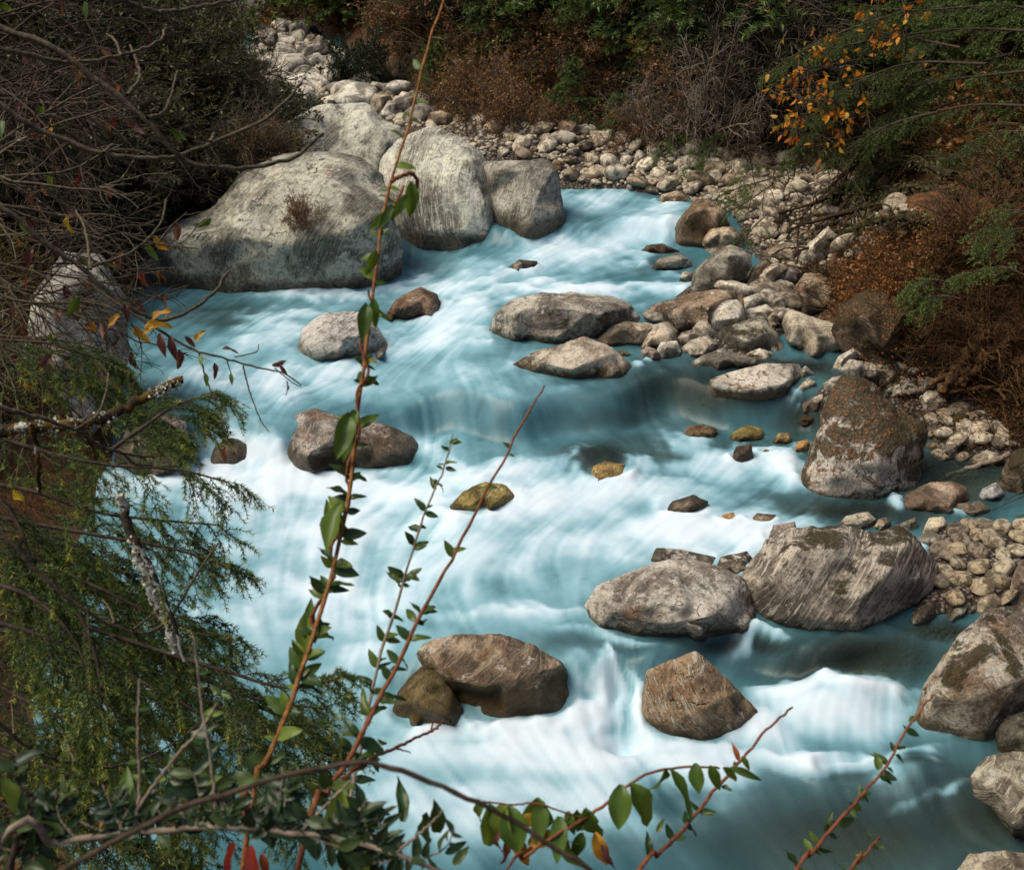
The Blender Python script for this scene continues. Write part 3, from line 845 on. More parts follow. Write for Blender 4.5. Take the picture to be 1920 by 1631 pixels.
B('rock', 'long flat white rock below the smooth grey boulder', [(1338, 538), (1348, 524), (1374, 526), (1413, 537), (1424, 550), (1400, 557), (1358, 547)], 'rock', tint=PALE, lichen=0.5, wet=0)
B('rock', 'flat white rock under the angular block', [(1437, 537), (1463, 524), (1486, 530), (1492, 541), (1463, 548), (1442, 544)], 'rock', tint=PALE, lichen=0.5, wet=0)
B('boulder', 'long brown slab boulder behind the pale faceted rock', [(1235, 582), (1241, 566), (1306, 548), (1348, 543), (1392, 550), (1396, 575), (1340, 600), (1296, 619), (1265, 616), (1244, 598)], tint=(0.27, 0.205, 0.145), iron=0.5, lichen=0.4, wet=0.1, T=0.6, top=0.7)
B('boulder', 'pale faceted rock with a bright sloping face in the stone spit', [(1322, 608), (1332, 580), (1348, 566), (1382, 562), (1395, 575), (1397, 600), (1382, 609), (1348, 627)], tint=(0.46, 0.43, 0.375), lichen=0.45, wet=0, facet=6, box=0.95, inner=[(1340, 602, .85), (1384, 596, .75), (1360, 580, .5)], ridges=[(0, 1)])
B('rock', 'white wedge rock behind the mossy dark boulder', [(1392, 560), (1421, 550), (1441, 567), (1420, 580), (1398, 580)], 'rock', tint=PALE, lichen=0.5, wet=0)
B('rock', 'flat white rock with a pink stain behind the mossy dark boulder', [(1392, 582), (1437, 571), (1457, 586), (1439, 602), (1403, 602)], 'rock', tint=PALE, lichen=0.45, iron=0.35, wet=0)
B('rock', 'white rounded rock near the overhanging boulder', [(1445, 563), (1468, 554), (1475, 570), (1463, 586), (1452, 583)], 'rock', tint=PALE, lichen=0.5, wet=0)
B('boulder', 'dark boulder with a bright green moss patch on its upper side', [(1342, 630), (1356, 614), (1416, 595), (1437, 600), (1460, 627), (1468, 650), (1457, 659), (1385, 664), (1350, 638)], tint=(0.25, 0.24, 0.20), lichen=0.3, moss=0.38, wet=0.05, T=0.7, facet=8, inner=[(1375, 630, .75), (1435, 622, .75), (1402, 640, 1.0)], ridges=[(0, 2), (2, 1)])
B('rock', 'small brown rock wedged beside the mossy dark boulder', [(1438, 598), (1450, 584), (1464, 596), (1450, 614)], 'rock', tint=WARM, wet=0)
B('rock', 'round grey rock in front of the pale faceted rock', [(1298, 616), (1312, 601), (1327, 603), (1344, 625), (1338, 635), (1312, 630)], 'rock', tint=(0.34, 0.31, 0.27), wet=0)
B('rock', 'small square rock at the foot of the long brown slab', [(1270, 634), (1278, 623), (1304, 617), (1313, 630), (1280, 648)], 'rock', tint=(0.34, 0.31, 0.27), wet=0.06)
B('rock', 'egg-shaped tan rock above the flat wedge slab', [(1275, 655), (1296, 637), (1327, 629), (1354, 650), (1330, 664), (1293, 672)], 'rock', tint=(0.37, 0.335, 0.28), lichen=0.35, wet=0.06)
B('rock', 'flat wedge-shaped grey slab at the edge of the still pool', [(1281, 687), (1317, 666), (1356, 653), (1436, 679), (1428, 686), (1317, 694)], 'rock', tint=(0.36, 0.345, 0.30), lichen=0.4, wet=0.06, T=0.5, facet=6)
B('rock', 'small pale rock at the tip of the flat wedge slab', [(1397, 665), (1424, 653), (1448, 661), (1448, 674), (1426, 678)], 'rock', tint=PALE, wet=0.05)
B('boulder', 'long tan boulder touching the broad flat boulder in mid stream', [(1110, 642), (1150, 610), (1175, 603), (1222, 606), (1235, 625), (1190, 648), (1150, 655)], tint=(0.35, 0.30, 0.235), iron=0.35, lichen=0.35, wet=0.08, T=0.6)
B('rock', 'round tan rock with white spots at the end of the long tan boulder', [(1192, 650), (1222, 610), (1252, 603), (1271, 620), (1273, 645), (1240, 657)], 'rock', tint=(0.37, 0.32, 0.25), lichen=0.45, iron=0.3, wet=0.08)
B('rock', 'small purple-brown stone in the shallows below the round tan rock', [(1202, 658), (1215, 649), (1233, 657), (1238, 673), (1209, 679)], 'stone', tint=(0.24, 0.19, 0.17), wet=0.06)
B('rock', 'small white square stone in the shallows beside the purple-brown stone', [(1231, 657), (1239, 642), (1270, 639), (1278, 662), (1262, 673), (1237, 673)], 'stone', tint=(0.47, 0.46, 0.43), lichen=0.5, wet=0.06)
B('rock', 'low rounded stone barely above the shallows by the peaked boulder', [(1153, 664), (1166, 655), (1185, 666), (1168, 672)], 'stone', tint=WARM, wet=0.1)
B('boulder', 'large flat pale boulder with a vertical front at the pool outlet', [(1316, 752), (1332, 710), (1371, 697), (1437, 681), (1499, 683), (1504, 700), (1487, 732), (1465, 760), (1420, 765), (1358, 765)], tint=(0.43, 0.405, 0.36), lichen=0.5, litter=0.25, iron=0.2, wet=0.10, algae=0.4, T=0.75, top=0.62, front=0.7, facet=5, box=0.95, inner=[(1342, 722, .85), (1402, 733, .98), (1472, 718, .9), (1420, 700, .5)], ridges=[(0, 1), (1, 2)])
B('boulder', 'brown overhanging boulder jutting from the bank above the pool', [(1480, 577), (1486, 546), (1510, 512), (1536, 514), (1577, 536), (1590, 564), (1578, 606), (1536, 611), (1491, 603)], tint=(0.19, 0.135, 0.085), iron=0.5, lichen=0.2, moss=0.3, wet=0, T=0.9, yb=600, base=14.0)
B('boulder', 'pale smooth base boulder under the overhanging brown boulder', [(1465, 608), (1478, 578), (1510, 590), (1567, 608), (1605, 650), (1570, 666), (1510, 669), (1476, 640)], tint=(0.38, 0.34, 0.27), lichen=0.35, iron=0.25, moss=0.1, wet=0.05, T=0.7, facet=4)
B('boulder', 'undercut dark boulder with a mat of dead leaves on top', [(1560, 620), (1577, 570), (1630, 540), (1710, 560), (1780, 610), (1760, 668), (1640, 682), (1585, 655)], tint=(0.15, 0.115, 0.08), iron=0.4, lichen=0.15, moss=0.7, litter=0.6, wet=0, T=0.8, top=0.9)
B('rock', 'tilted pale rock behind the tall mossy pointed boulder', [(1554, 694), (1572, 669), (1601, 652), (1616, 666), (1593, 680), (1577, 695)], 'rock', tint=PALE, litter=0.35, wet=0)
B('rock', 'round grey rock behind the peak of the tall mossy boulder', [(1573, 694), (1593, 673), (1619, 678), (1624, 702), (1603, 716)], 'rock', tint=(0.36, 0.335, 0.29), wet=0)
B('rock', 'oval white stone at the back corner of the large flat pale boulder', [(1496, 697), (1510, 686), (1527, 700), (1518, 713), (1504, 711)], 'stone', tint=PALE, lichen=0.5, wet=0)
B('rock', 'long cigar-shaped stone beside the large flat pale boulder', [(1479, 738), (1515, 709), (1531, 718), (1489, 743)], 'stone', tint=(0.44, 0.40, 0.32), wet=0, facet=2)
B('rock', 'white rough rock at the water edge beside the tall mossy boulder', [(1503, 757), (1545, 733), (1550, 754), (1522, 777), (1506, 769)], 'rock', tint=(0.45, 0.42, 0.36), lichen=0.5, wet=0.04)
B('rock', 'white oval stone resting against the tall mossy boulder', [(1542, 720), (1561, 707), (1581, 704), (1566, 732), (1550, 734)], 'stone', tint=PALE, lichen=0.5, wet=0)
B('rock', 'dark wet rock in the shallows left of the tall mossy boulder', [(1494, 792), (1508, 773), (1530, 780), (1534, 798), (1500, 800)], 'rock', tint=DARK, wet=0.1)
B('rock', 'rounded pale rock with fine cracks amid the gravel bar', [(1723, 745), (1740, 732), (1760, 734), (1779, 758), (1765, 776), (1738, 775)], 'rock', tint=(0.42, 0.38, 0.31), lichen=0.4, wet=0)
B('rock', 'white pitted rock with leaf litter behind the tall mossy boulder', [(1645, 733), (1701, 704), (1732, 718), (1729, 731), (1696, 742), (1660, 747)], 'rock', tint=(0.44, 0.40, 0.34), lichen=0.5, litter=0.3, wet=0)
B('rock', 'mossy tan rock near the driftwood log', [(1632, 705), (1647, 683), (1681, 689), (1685, 706), (1668, 719)], 'rock', tint=(0.36, 0.32, 0.25), moss=0.4, wet=0)
B('rock', 'tan rock with an orange stain on the gravel bar below the bank', [(1811, 804), (1826, 790), (1860, 788), (1862, 805), (1842, 818), (1819, 812)], 'rock', tint=(0.40, 0.34, 0.27), iron=0.35, litter=0.3, wet=0)
B('rock', 'pale block stone beside the tan rock with an orange stain', [(1800, 824), (1813, 812), (1834, 819), (1828, 836), (1806, 836)], 'stone', tint=(0.40, 0.36, 0.30), wet=0)
B('rock', 'dark grey stone at the margin of the shaded pool', [(1765, 848), (1772, 833), (1793, 832), (1797, 853), (1780, 862)], 'stone', tint=(0.20, 0.175, 0.15), wet=0)
B('rock', 'long white stone above the driftwood stick', [(1834, 852), (1850, 843), (1884, 853), (1863, 866), (1834, 866)], 'stone', tint=PALE, wet=0)
B('rock', 'green mossy stone on the gravel bar', [(1783, 792), (1795, 772), (1818, 778), (1812, 800)], 'stone', tint=(0.16, 0.13, 0.07), moss=0.65, wet=0)
B('boulder', 'pinkish brown boulder with a rusty hollow beyond the pebbles', [(1680, 952), (1696, 927), (1746, 905), (1785, 902), (1813, 914), (1818, 939), (1785, 956), (1772, 966), (1707, 961)], tint=(0.36, 0.275, 0.215), iron=0.4, litter=0.3, lichen=0.35, wet=0.06, T=0.7)
B('rock', 'flat long tan rock in front of the pinkish brown boulder', [(1780, 960), (1790, 945), (1837, 939), (1857, 955), (1837, 969), (1785, 969)], 'rock', tint=(0.36, 0.31, 0.23), wet=0.04)
B('rock', 'blue-grey angular rock in the shaded pool', [(1835, 931), (1842, 916), (1868, 903), (1883, 924), (1873, 940), (1847, 940)], 'rock', tint=(0.26, 0.27, 0.28), lichen=0.3, wet=0.05, facet=5)
B('boulder', 'mossy dark boulder at the end of the driftwood stick', [(1869, 902), (1886, 867), (1905, 842), (1945, 836), (1960, 921), (1902, 925), (1873, 908)], tint=(0.24, 0.20, 0.14), moss=0.65, litter=0.2, wet=0.05, T=0.9)
B('rock', 'smooth pale slab stone behind the streaked leaning boulder', [(1563, 989), (1587, 967), (1628, 959), (1643, 974), (1635, 990), (1610, 993)], 'rock', tint=(0.42, 0.40, 0.33), lichen=0.4, wet=0.04, facet=4)
B('rock', 'round tan stone next to the smooth pale slab', [(1634, 991), (1647, 973), (1662, 970), (1671, 981), (1655, 995)], 'stone', tint=(0.36, 0.30, 0.23), wet=0.04)
B('rock', 'triangular grey stone behind the cleft of the leaning boulder', [(1685, 983), (1717, 969), (1719, 988), (1704, 995)], 'stone', tint=(0.36, 0.35, 0.30), wet=0)
B('rock', 'round grey stone leaning on the streaked boulder', [(1719, 1009), (1748, 993), (1769, 1010), (1756, 1023), (1733, 1027)], 'stone', tint=(0.27, 0.25, 0.225), wet=0)
B('rock', 'large tan cobble with a ridge at the head of the pebble bar', [(1727, 998), (1742, 971), (1769, 968), (1777, 985), (1750, 1002)], 'stone', tint=(0.40, 0.35, 0.26), wet=0)
B('rock', 'dark angular stone at the foot of the streaked boulder', [(1700, 1168), (1720, 1140), (1748, 1125), (1755, 1150), (1735, 1172)], 'rock', tint=DARK, wet=0.06)
B('rock', 'dark flat stone beside the channel below the pebble bar', [(1760, 1165), (1790, 1140), (1815, 1132), (1810, 1155), (1780, 1168)], 'rock', tint=(0.20, 0.19, 0.17), wet=0.05)
B('rock', 'big tan cobble at the lower end of the pebble bar', [(1828, 1145), (1840, 1112), (1860, 1105), (1880, 1130), (1872, 1150)], 'rock', tint=(0.40, 0.34, 0.25), wet=0)
B('rock', 'pinkish boulder at the picture edge above the pebble bar', [(1893, 1130), (1898, 1085), (1915, 1050), (1960, 1040), (1990, 1120), (1930, 1150)], 'boulder', tint=(0.30, 0.23, 0.185), litter=0.2, wet=0, T=0.8)
B('rock', 'dark rock on top of the pale rust-spotted boulder', [(1220, 1052), (1230, 1027), (1270, 1029), (1342, 1044), (1345, 1064), (1280, 1068)], 'rock', tint=(0.19, 0.165, 0.145), wet=0.12)
B('rock', 'smooth brown rock between the rust-spotted and the leaning boulders', [(1340, 1070), (1350, 1044), (1400, 1033), (1413, 1050), (1390, 1078)], 'rock', tint=(0.22, 0.19, 0.155), wet=0.06)
B('rock', 'purple-brown rock behind the streaked leaning boulder in fast water', [(1428, 1028), (1450, 984), (1490, 978), (1495, 1000), (1455, 1030)], 'rock', tint=(0.20, 0.165, 0.145), iron=0.4, wet=0.12)
for lab, pl, tn in (
    ('brown stone parting the water at the head of the small cascade', [(1276, 822), (1290, 800), (1318, 795), (1345, 805), (1342, 826)], (0.22, 0.15, 0.08)),
    ('yellow-green wet stone at the head of the small cascade', [(1357, 832), (1375, 810), (1400, 797), (1428, 803), (1437, 830)], (0.27, 0.215, 0.07)),
    ('ochre round stone beside the yellow-green wet stone', [(1440, 835), (1460, 812), (1480, 812), (1488, 833)], (0.27, 0.185, 0.08)),
    ('orange-brown wet stone touching the tall mossy boulder', [(1485, 850), (1495, 828), (1515, 824), (1522, 840), (1505, 853)], (0.26, 0.15, 0.06)),
    ('dark pyramid stone in the small cascade', [(1367, 868), (1380, 838), (1409, 832), (1414, 862), (1395, 874)], (0.20, 0.15, 0.11)),
    ('brown low stone drowned by foam near the dark pyramid stone', [(1418, 856), (1435, 842), (1452, 846), (1455, 858)], (0.19, 0.13, 0.07)),
    ('orange stone glowing through white water', [(1344, 988), (1355, 965), (1375, 960), (1388, 985)], (0.36, 0.20, 0.085)),
    ('brown stone under a curl of foam near the orange stone', [(1390, 985), (1420, 962), (1455, 965), (1450, 988)], (0.20, 0.145, 0.09))):
    B('rock', lab, pl, 'stone', tint=tn, iron=0.2, lichen=0.08, wet=0.05, algae=0.45)
# the stony head of the valley
for lab, pl, tn in (
    ('dark pitted boulder at the top of the stone field', [(474, 94), (479, 74), (503, 54), (519, 59), (523, 80), (503, 90)], DARK),
    ('round grey boulder near the top of the stone field', [(552, 113), (557, 90), (568, 82), (587, 86), (588, 105), (570, 118)], GREY),
    ('black boulder beside the round grey boulder in the stone field', [(581, 107), (586, 85), (602, 71), (621, 78), (622, 97), (596, 113)], (0.10, 0.09, 0.08)),
    ('grey pitted boulder below the black boulder', [(594, 126), (607, 105), (633, 99), (640, 118), (612, 134)], GREY),
    ('wide grey boulder at the left margin of the stone field', [(443, 145), (445, 119), (466, 105), (506, 110), (508, 130), (466, 150)], (0.22, 0.21, 0.19)),
    ('long sloping grey boulder in the middle of the stone field', [(568, 158), (573, 138), (586, 127), (607, 138), (624, 152), (607, 161), (586, 163)], (0.30, 0.285, 0.25)),
    ('white egg-shaped boulder in the stone field', [(586, 170), (591, 157), (602, 151), (610, 160), (604, 176), (594, 179)], PALE),
    ('pale boulder beside the distant white water', [(584, 208), (591, 189), (622, 178), (636, 188), (640, 200), (602, 206)], PALE),
    ('boulder with a dark top behind the slab boulder', [(687, 166), (698, 153), (727, 157), (736, 172), (695, 180)], PALE),
    ('brown-faced boulder above the tall cliff-like boulder', [(695, 208), (695, 190), (703, 175), (727, 175), (738, 187), (711, 215)], WARM),
    ('bright white rock next to the brown-faced boulder', [(711, 214), (729, 188), (743, 191), (749, 213), (737, 224)], (0.55, 0.53, 0.48)),
    ('grey flat boulder right of the bright white rock', [(738, 190), (753, 172), (775, 176), (768, 192)], PALE),
    ('brown block on the far gravel beyond the blocky boulder', [(1028, 315), (1040, 298), (1056, 304), (1054, 322), (1036, 326)], (0.29, 0.20, 0.12)),
    ('large boulder at the head of the far gravel bar', [(798, 232), (806, 212), (828, 206), (848, 214), (846, 232), (818, 240)], WARM),
    ('tan boulder at the foot of the brown thicket', [(905, 240), (922, 222), (948, 228), (950, 245), (925, 252)], WARM),
    ('dark boulder at the foot of the mossy bank', [(1040, 250), (1052, 225), (1080, 228), (1090, 250), (1062, 258)], BROWN),
    ('brown boulder on the far waterline', [(1230, 385), (1240, 365), (1270, 358), (1290, 372), (1285, 386)], BROWN),
    ('blue-grey stone on the far waterline', [(1170, 360), (1178, 344), (1190, 345), (1194, 360)], (0.22, 0.23, 0.24))):
    B('boulder', lab, pl, tint=tn, wet=0, lichen=0.38, facet=7)

# ------------------------------------------------------------------ cobbles and gravel
def stone_mesh(seed, lvl, sq):
    rg = np.random.default_rng(seed)
    v, f = ICO[lvl]
    p = v * np.array([1.0, 0.75 + 0.25 * rg.random(), sq])
    for _ in range(2 if seed % 2 else 6):
        n = unit(rg.normal(size=3)); dd = p @ n
        p = p - (np.clip(dd - (0.66 + 0.22 * rg.random()) * dd.max(), 0, None) * 0.8)[:, None] * n
    p = p + unit(p) * (0.16 * (fbm(v * 1.4 + seed, 3, seed) - 0.5))[:, None]
    return make_mesh('cobble', p, f, M_ROCK, True), p, f


STONES = [stone_mesh(200 + i, 3, 0.45 + 0.05 * (i % 6)) for i in range(14)]
STONES_LOW = [stone_mesh(300 + i, 2, 0.45 + 0.05 * (i % 6)) for i in range(8)]
RX = np.array([r[4:8] for r in ROCKS])
ZONES = [  # label, group, px polygon, min and max radius in m, how many individuals, loose filler, tints
    ('smooth tan cobble on the pebble bar beside the streaked leaning boulder', 'cobbles of the near pebble bar', [(1705, 1165), (1750, 1020), (1700, 990), (1765, 972), (1925, 972), (1960, 1150), (1880, 1145), (1800, 1150)], 0.05, 0.125, 120, 700, ((0.48, 0.41, 0.28), (0.40, 0.33, 0.23), (0.50, 0.45, 0.34), (0.27, 0.225, 0.175))),
    ('small pale cobble on the leaf-strewn gravel below the exposed roots', 'cobbles of the leaf-strewn gravel bar', [(1505, 775), (1580, 690), (1700, 690), (1790, 740), (1900, 830), (1905, 872), (1740, 862), (1730, 790), (1650, 740), (1560, 750)], 0.04, 0.14, 90, 1200, ((0.48, 0.42, 0.32), (0.40, 0.33, 0.25), (0.30, 0.26, 0.205), (0.54, 0.49, 0.40))),
    ('pale stone of the jumbled stony spit in front of the overhanging boulder', 'stones of the spit', [(1205, 590), (1290, 545), (1400, 520), (1500, 500), (1500, 580), (1470, 650), (1440, 680), (1280, 665)], 0.06, 0.22, 30, 150, ((0.42, 0.39, 0.34), (0.30, 0.26, 0.21), (0.22, 0.18, 0.14))),
    ('pale stone of the distant gravel bar at the bend', 'stones of the far gravel bar', [(770, 205), (900, 232), (1080, 245), (1250, 262), (1410, 330), (1470, 390), (1420, 440), (1372, 398), (1290, 376), (1170, 352), (1050, 338), (1030, 300), (900, 290), (830, 250)], 0.07, 0.27, 125, 2600, ((0.50, 0.45, 0.36), (0.42, 0.36, 0.28), (0.30, 0.24, 0.175), (0.56, 0.52, 0.44))),
    ('pale boulder-sized stone of the stone field at the head of the valley', 'stones of the upper stone field', [(480, 62), (560, 52), (680, 118), (735, 165), (800, 205), (815, 240), (740, 235), (700, 205), (560, 198), (480, 150)], 0.16, 0.6, 55, 700, ((0.42, 0.40, 0.36), (0.30, 0.29, 0.26), (0.22, 0.205, 0.18), (0.48, 0.47, 0.43))),
    ('pale stone on the slope beneath the hanging roots', 'stones beneath the roots', [(1300, 270), (1430, 290), (1600, 335), (1720, 395), (1700, 440), (1580, 490), (1460, 510), (1400, 430), (1420, 380)], 0.07, 0.30, 60, 1100, ((0.52, 0.47, 0.38), (0.40, 0.34, 0.27), (0.28, 0.23, 0.17))),
    ('small wet stone beside the foot of the massive boulder', 'stones at the foot of the massive boulder', [(220, 560), (250, 520), (330, 555), (330, 590), (240, 590)], 0.05, 0.15, 12, 60, ((0.22, 0.21, 0.19), (0.30, 0.285, 0.25))),
]
MARKS = [(1060, 320, 'the blocky flat-topped boulder'), (905, 240, 'the tan boulder under the thicket'), (820, 230, 'the large boulder heading the bar'), (1060, 245, 'the dark boulder under the mossy bank'), (1150, 345, 'the waterline at the bend'), (1260, 370, 'the brown waterline boulder'), (1320, 375, 'the white-capped boulder'), (1250, 260, 'the mossy hollow'), (1390, 330, 'the drooping fir sapling'), (980, 290, 'the middle of the bar'), (1150, 280, 'the open gravel'),
         (1570, 440, 'the long pale slab'), (1480, 350, 'the light green fir sapling'), (1650, 410, 'the splintered stump'), (1600, 350, 'the root tangle'), (1410, 440, 'the egg-shaped boulder'),
         (1400, 570, 'the pale faceted rock'), (1470, 570, 'the overhanging boulder'), (1300, 640, 'the egg-shaped tan rock'), (1400, 530, 'the angular block'), (1240, 590, 'the long brown slab'),
         (1540, 740, 'the large flat pale boulder'), (1660, 740, 'the white pitted rock'), (1750, 760, 'the rounded cracked rock'), (1840, 800, 'the tan stained rock'), (1740, 830, 'the tall mossy boulder'), (1860, 850, 'the driftwood stick'), (1830, 730, 'the curved driftwood branch'), (1620, 700, 'the round grey rock'),
         (1740, 1000, 'the round grey stone'), (1830, 970, 'the flat long tan rock'), (1900, 1060, 'the pinkish edge boulder'), (1860, 1130, 'the big tan cobble'), (1740, 1130, 'the dark angular stone'), (1800, 1040, 'the middle of the pebbles'), (1720, 1070, 'the streaked leaning boulder'), (1900, 990, 'the shaded pool'),
         (500, 80, 'the dark pitted boulder'), (570, 100, 'the round grey boulder'), (620, 100, 'the black boulder'), (480, 135, 'the wide grey boulder'), (600, 165, 'the white egg-shaped boulder'), (720, 190, 'the brown-faced boulder'), (780, 215, 'the foot of the russet thicket'), (660, 160, 'the dark green shrub'), (590, 195, 'the distant white water'), (260, 560, 'the massive boulder')]
ZNAME = ('stone on the pebble bar', 'stone on the leafy gravel', 'stone of the spit', 'stone on the far gravel', 'stone of the stone field', 'stone under the roots', 'wet stone')


def near_mark(w):
    px, py, _ = project(np.asarray(w, float))
    k = min(range(len(MARKS)), key=lambda i: math.hypot(MARKS[i][0] - px, 1.6 * (MARKS[i][1] - py)))
    m = MARKS[k]
    side = 'right of' if px - m[0] > 1.2 * abs(py - m[1]) else 'left of' if m[0] - px > 1.2 * abs(py - m[1]) else 'behind' if py < m[1] else 'before'
    return side, m[2]


USED = set()


def second_mark(w):
    px, py, _ = project(np.asarray(w, float))
    return sorted(MARKS, key=lambda m: math.hypot(m[0] - px, 1.6 * (m[1] - py)))[1][2]


def stone_label(zi, q, tn, w):
    size = 'large' if q > 0.72 else 'small' if q < 0.42 else 'middling'
    v = sum(tn) / 3
    colr = 'white' if v > 0.43 else 'pale tan' if v > 0.365 else 'brownish grey' if v > 0.27 else 'dark'
    sd_, mk = near_mark(w)
    size = size.replace('middling', 'mid-size')
    px, py, _ = project(np.asarray(w, float))
    ms_ = [m[2] for m in sorted(MARKS, key=lambda m: math.hypot(m[0] - px, 1.6 * (m[1] - py)))[:6]]
    tries = [f'{size} {colr} {ZNAME[zi]} {sd_} {mk}'] + [f'{size} {colr} stone between {ms_[a_]} and {ms_[b_]}' for a_, b_ in ((0, 1), (0, 2), (1, 2), (0, 3), (1, 3), (0, 4), (2, 3))]
    tries = [t_ for t_ in tries if len(t_.split()) <= 16]
    lab_ = next((t_ for t_ in tries if t_ not in USED), tries[0])
    USED.add(lab_)
    return lab_


for zi, (lab, grp, poly, rmin, rmax, nind, nfill, tints) in enumerate(ZONES):
    rg = np.random.default_rng(900 + zi)
    pa = np.array(poly, float)
    cand = pa.min(0) + rg.random((14000, 2)) * (pa.max(0) - pa.min(0))
    cand = cand[poly_sd(cand[:, 0], cand[:, 1], poly) > 0]
    W = hit(cand[:, 0], cand[:, 1], water=False)
    dry = W[:, 2] > zw(W[:, 0], W[:, 1]) - 0.10
    W, cand = W[dry], cand[dry]
    acc = np.zeros((0, 3)); st = []
    for i in range(len(W)):
        if len(st) >= nind + nfill:
            break
        r = rmin + (rmax - rmin) * max(0, 1 - len(st) / (nind * 1.15)) ** (1.2 if zi == 0 else 2.4) * (0.6 + 0.4 * rg.random())
        if len(st) > nind:
            r = rmin * (0.35 + 0.7 * rg.random())
        if len(st) <= nind and ((cand[i, 0] > RX[:, 0]) & (cand[i, 0] < RX[:, 2]) & (cand[i, 1] > RX[:, 1]) & (cand[i, 1] < RX[:, 3])).any():
            continue
        if len(acc) and (np.hypot(acc[:, 0] - W[i, 0], acc[:, 1] - W[i, 1]) < 0.78 * (acc[:, 2] + r)).any():
            continue
        acc = np.concatenate([acc, [[W[i, 0], W[i, 1], r]]])
        st.append((W[i], r))
    fill = MB()
    for k, (w, r) in enumerate(st):
        q = Matrix.Rotation(rg.random() * 6.28, 4, 'Z') @ Matrix.Rotation(rg.normal() * 0.3, 4, 'X') @ Matrix.Rotation(rg.normal() * 0.3, 4, 'Y')
        loc = (w[0], w[1], gz(w[0], w[1]) + r * 0.22)
        sc = r * np.array([1.15, 1.0, 0.95 + 0.2 * rg.random()])
        if k < nind:
            ti = rg.integers(len(tints)); tn = tints[ti]
            o = obj('cobble', STONES[rg.integers(len(STONES))][0], None, loc, label=stone_label(zi, r / rmax, tn, w), category='stone', group=grp, tint=tuple(float(c) for c in np.array(tn) * (0.8 + 0.4 * rg.random())),
                    band=0.22 * float(rg.random() > 0.6), strata=float(rg.random() * 3), iron=0.2 + 0.25 * float(rg.random()), lichen=0.25 + 0.2 * float(rg.random()),
                    moss=0.45 * float(rg.random() > 0.9), litter=0.0, wet=0.05, algae=0.3, water_level=float(zw(w[0], w[1])), speck=0.45)
            o.rotation_euler = q.to_euler()
            o.scale = sc
        else:
            _, p, f = STONES_LOW[rg.integers(len(STONES_LOW))]
            fill.add((p * sc) @ np.array(q.to_3x3()).T + np.array(loc), f)
    if fill.n:
        c = W.mean(0)
        me = fill.mesh('gravel', M_ROCK, True, c)
        obj('gravel', me, None, c, kind='stuff', label='loose small gravel between the larger cobbles', tint=(0.36, 0.32, 0.26), band=0.15, strata=0.5, iron=0.3, lichen=0.38, moss=0.0, litter=0.0,
            wet=0.05, algae=0.3, water_level=float(zw(c[0], c[1])) - 0.1, speck=0.6)

# ------------------------------------------------------------------ water
DXW = 0.026
wx = np.arange(-7.6, 7.2, DXW)
wy = np.concatenate([np.arange(3.2, 13.0, DXW), np.arange(13.0, 24.0, 0.05), np.arange(24.0, 40.0, 0.16)])
X, Y = np.meshgrid(wx, wy)
ny, nx = X.shape
FLOW = [(1150, 375, -60, 45), (1230, 420, -90, 40), (1130, 440, -120, 45), (1000, 500, -130, 40), (1200, 545, -150, 6), (1000, 545, -150, 10), (880, 580, -60, 50), (820, 650, -110, 55), (640, 600, -110, 40), (480, 620, -80, 40),
        (620, 740, -60, 60), (430, 720, -40, 60), (900, 690, 90, 50), (1080, 760, 130, 40), (1300, 720, 60, 30), (1250, 800, 60, 60), (900, 800, 20, 60), (420, 850, -10, 80), (700, 930, -110, 40), (480, 930, 40, 70), (1000, 950, -120, 40),
        (1250, 990, -140, 40), (1420, 900, -110, 40), (1450, 1000, -120, 30), (850, 1050, -100, 55), (600, 1080, 10, 80), (500, 1200, 70, 70), (800, 1150, 110, 40), (1050, 1130, 100, 50), (1130, 1240, 30, 80), (1300, 1210, -60, 30),
        (650, 1270, -40, 70), (650, 1380, 70, 70), (900, 1430, 110, 40), (1150, 1350, 10, 90), (1150, 1440, 60, 40), (1500, 1240, -70, 30), (1560, 1330, -70, 90), (1640, 1350, 10, 90), (1720, 1230, -60, 40), (1450, 1430, 50, 60),
        (1000, 1560, 110, 40), (1350, 1560, 100, 40), (1650, 1450, 70, 80), (1750, 1560, 60, 40), (300, 1100, 40, 70), (150, 1300, 60, 60)]
fp = np.array(FLOW, float)
a = P(fp[:, 0], fp[:, 1]); b = P(fp[:, 0] + fp[:, 2] * 0.2, fp[:, 1] + fp[:, 3] * 0.2)
dv = unit((b - a)[:, :2])
num = np.zeros((ny, nx, 2)); den = np.zeros((ny, nx))
for k in range(len(a)):
    w = 1.0 / ((X - a[k, 0]) ** 2 + (Y - a[k, 1]) ** 2 + 0.12) ** 1.6
    num += w[..., None] * dv[k]; den += w
D = unit(num / den[..., None] + np.array([-0.10, -0.45]))
# the current bends round what stands in it
for (rx, ry, ra, rb, *_r) in ROCKS:
    if ra < 0.33:
        continue
    ex, ey = (X - rx) / (ra * 1.2), (Y - ry) / (max(rb, ra * 0.6) * 1.2)
    r2 = ex * ex + ey * ey
    inf = 0.75 * np.clip(2.0 - r2, 0, 1)
    n_ = unit(np.stack([ex, ey], -1))
    inn = np.minimum((D * n_).sum(-1), 0)
    D = D - (inf * inn)[..., None] * n_
D = unit(D + 1e-6)


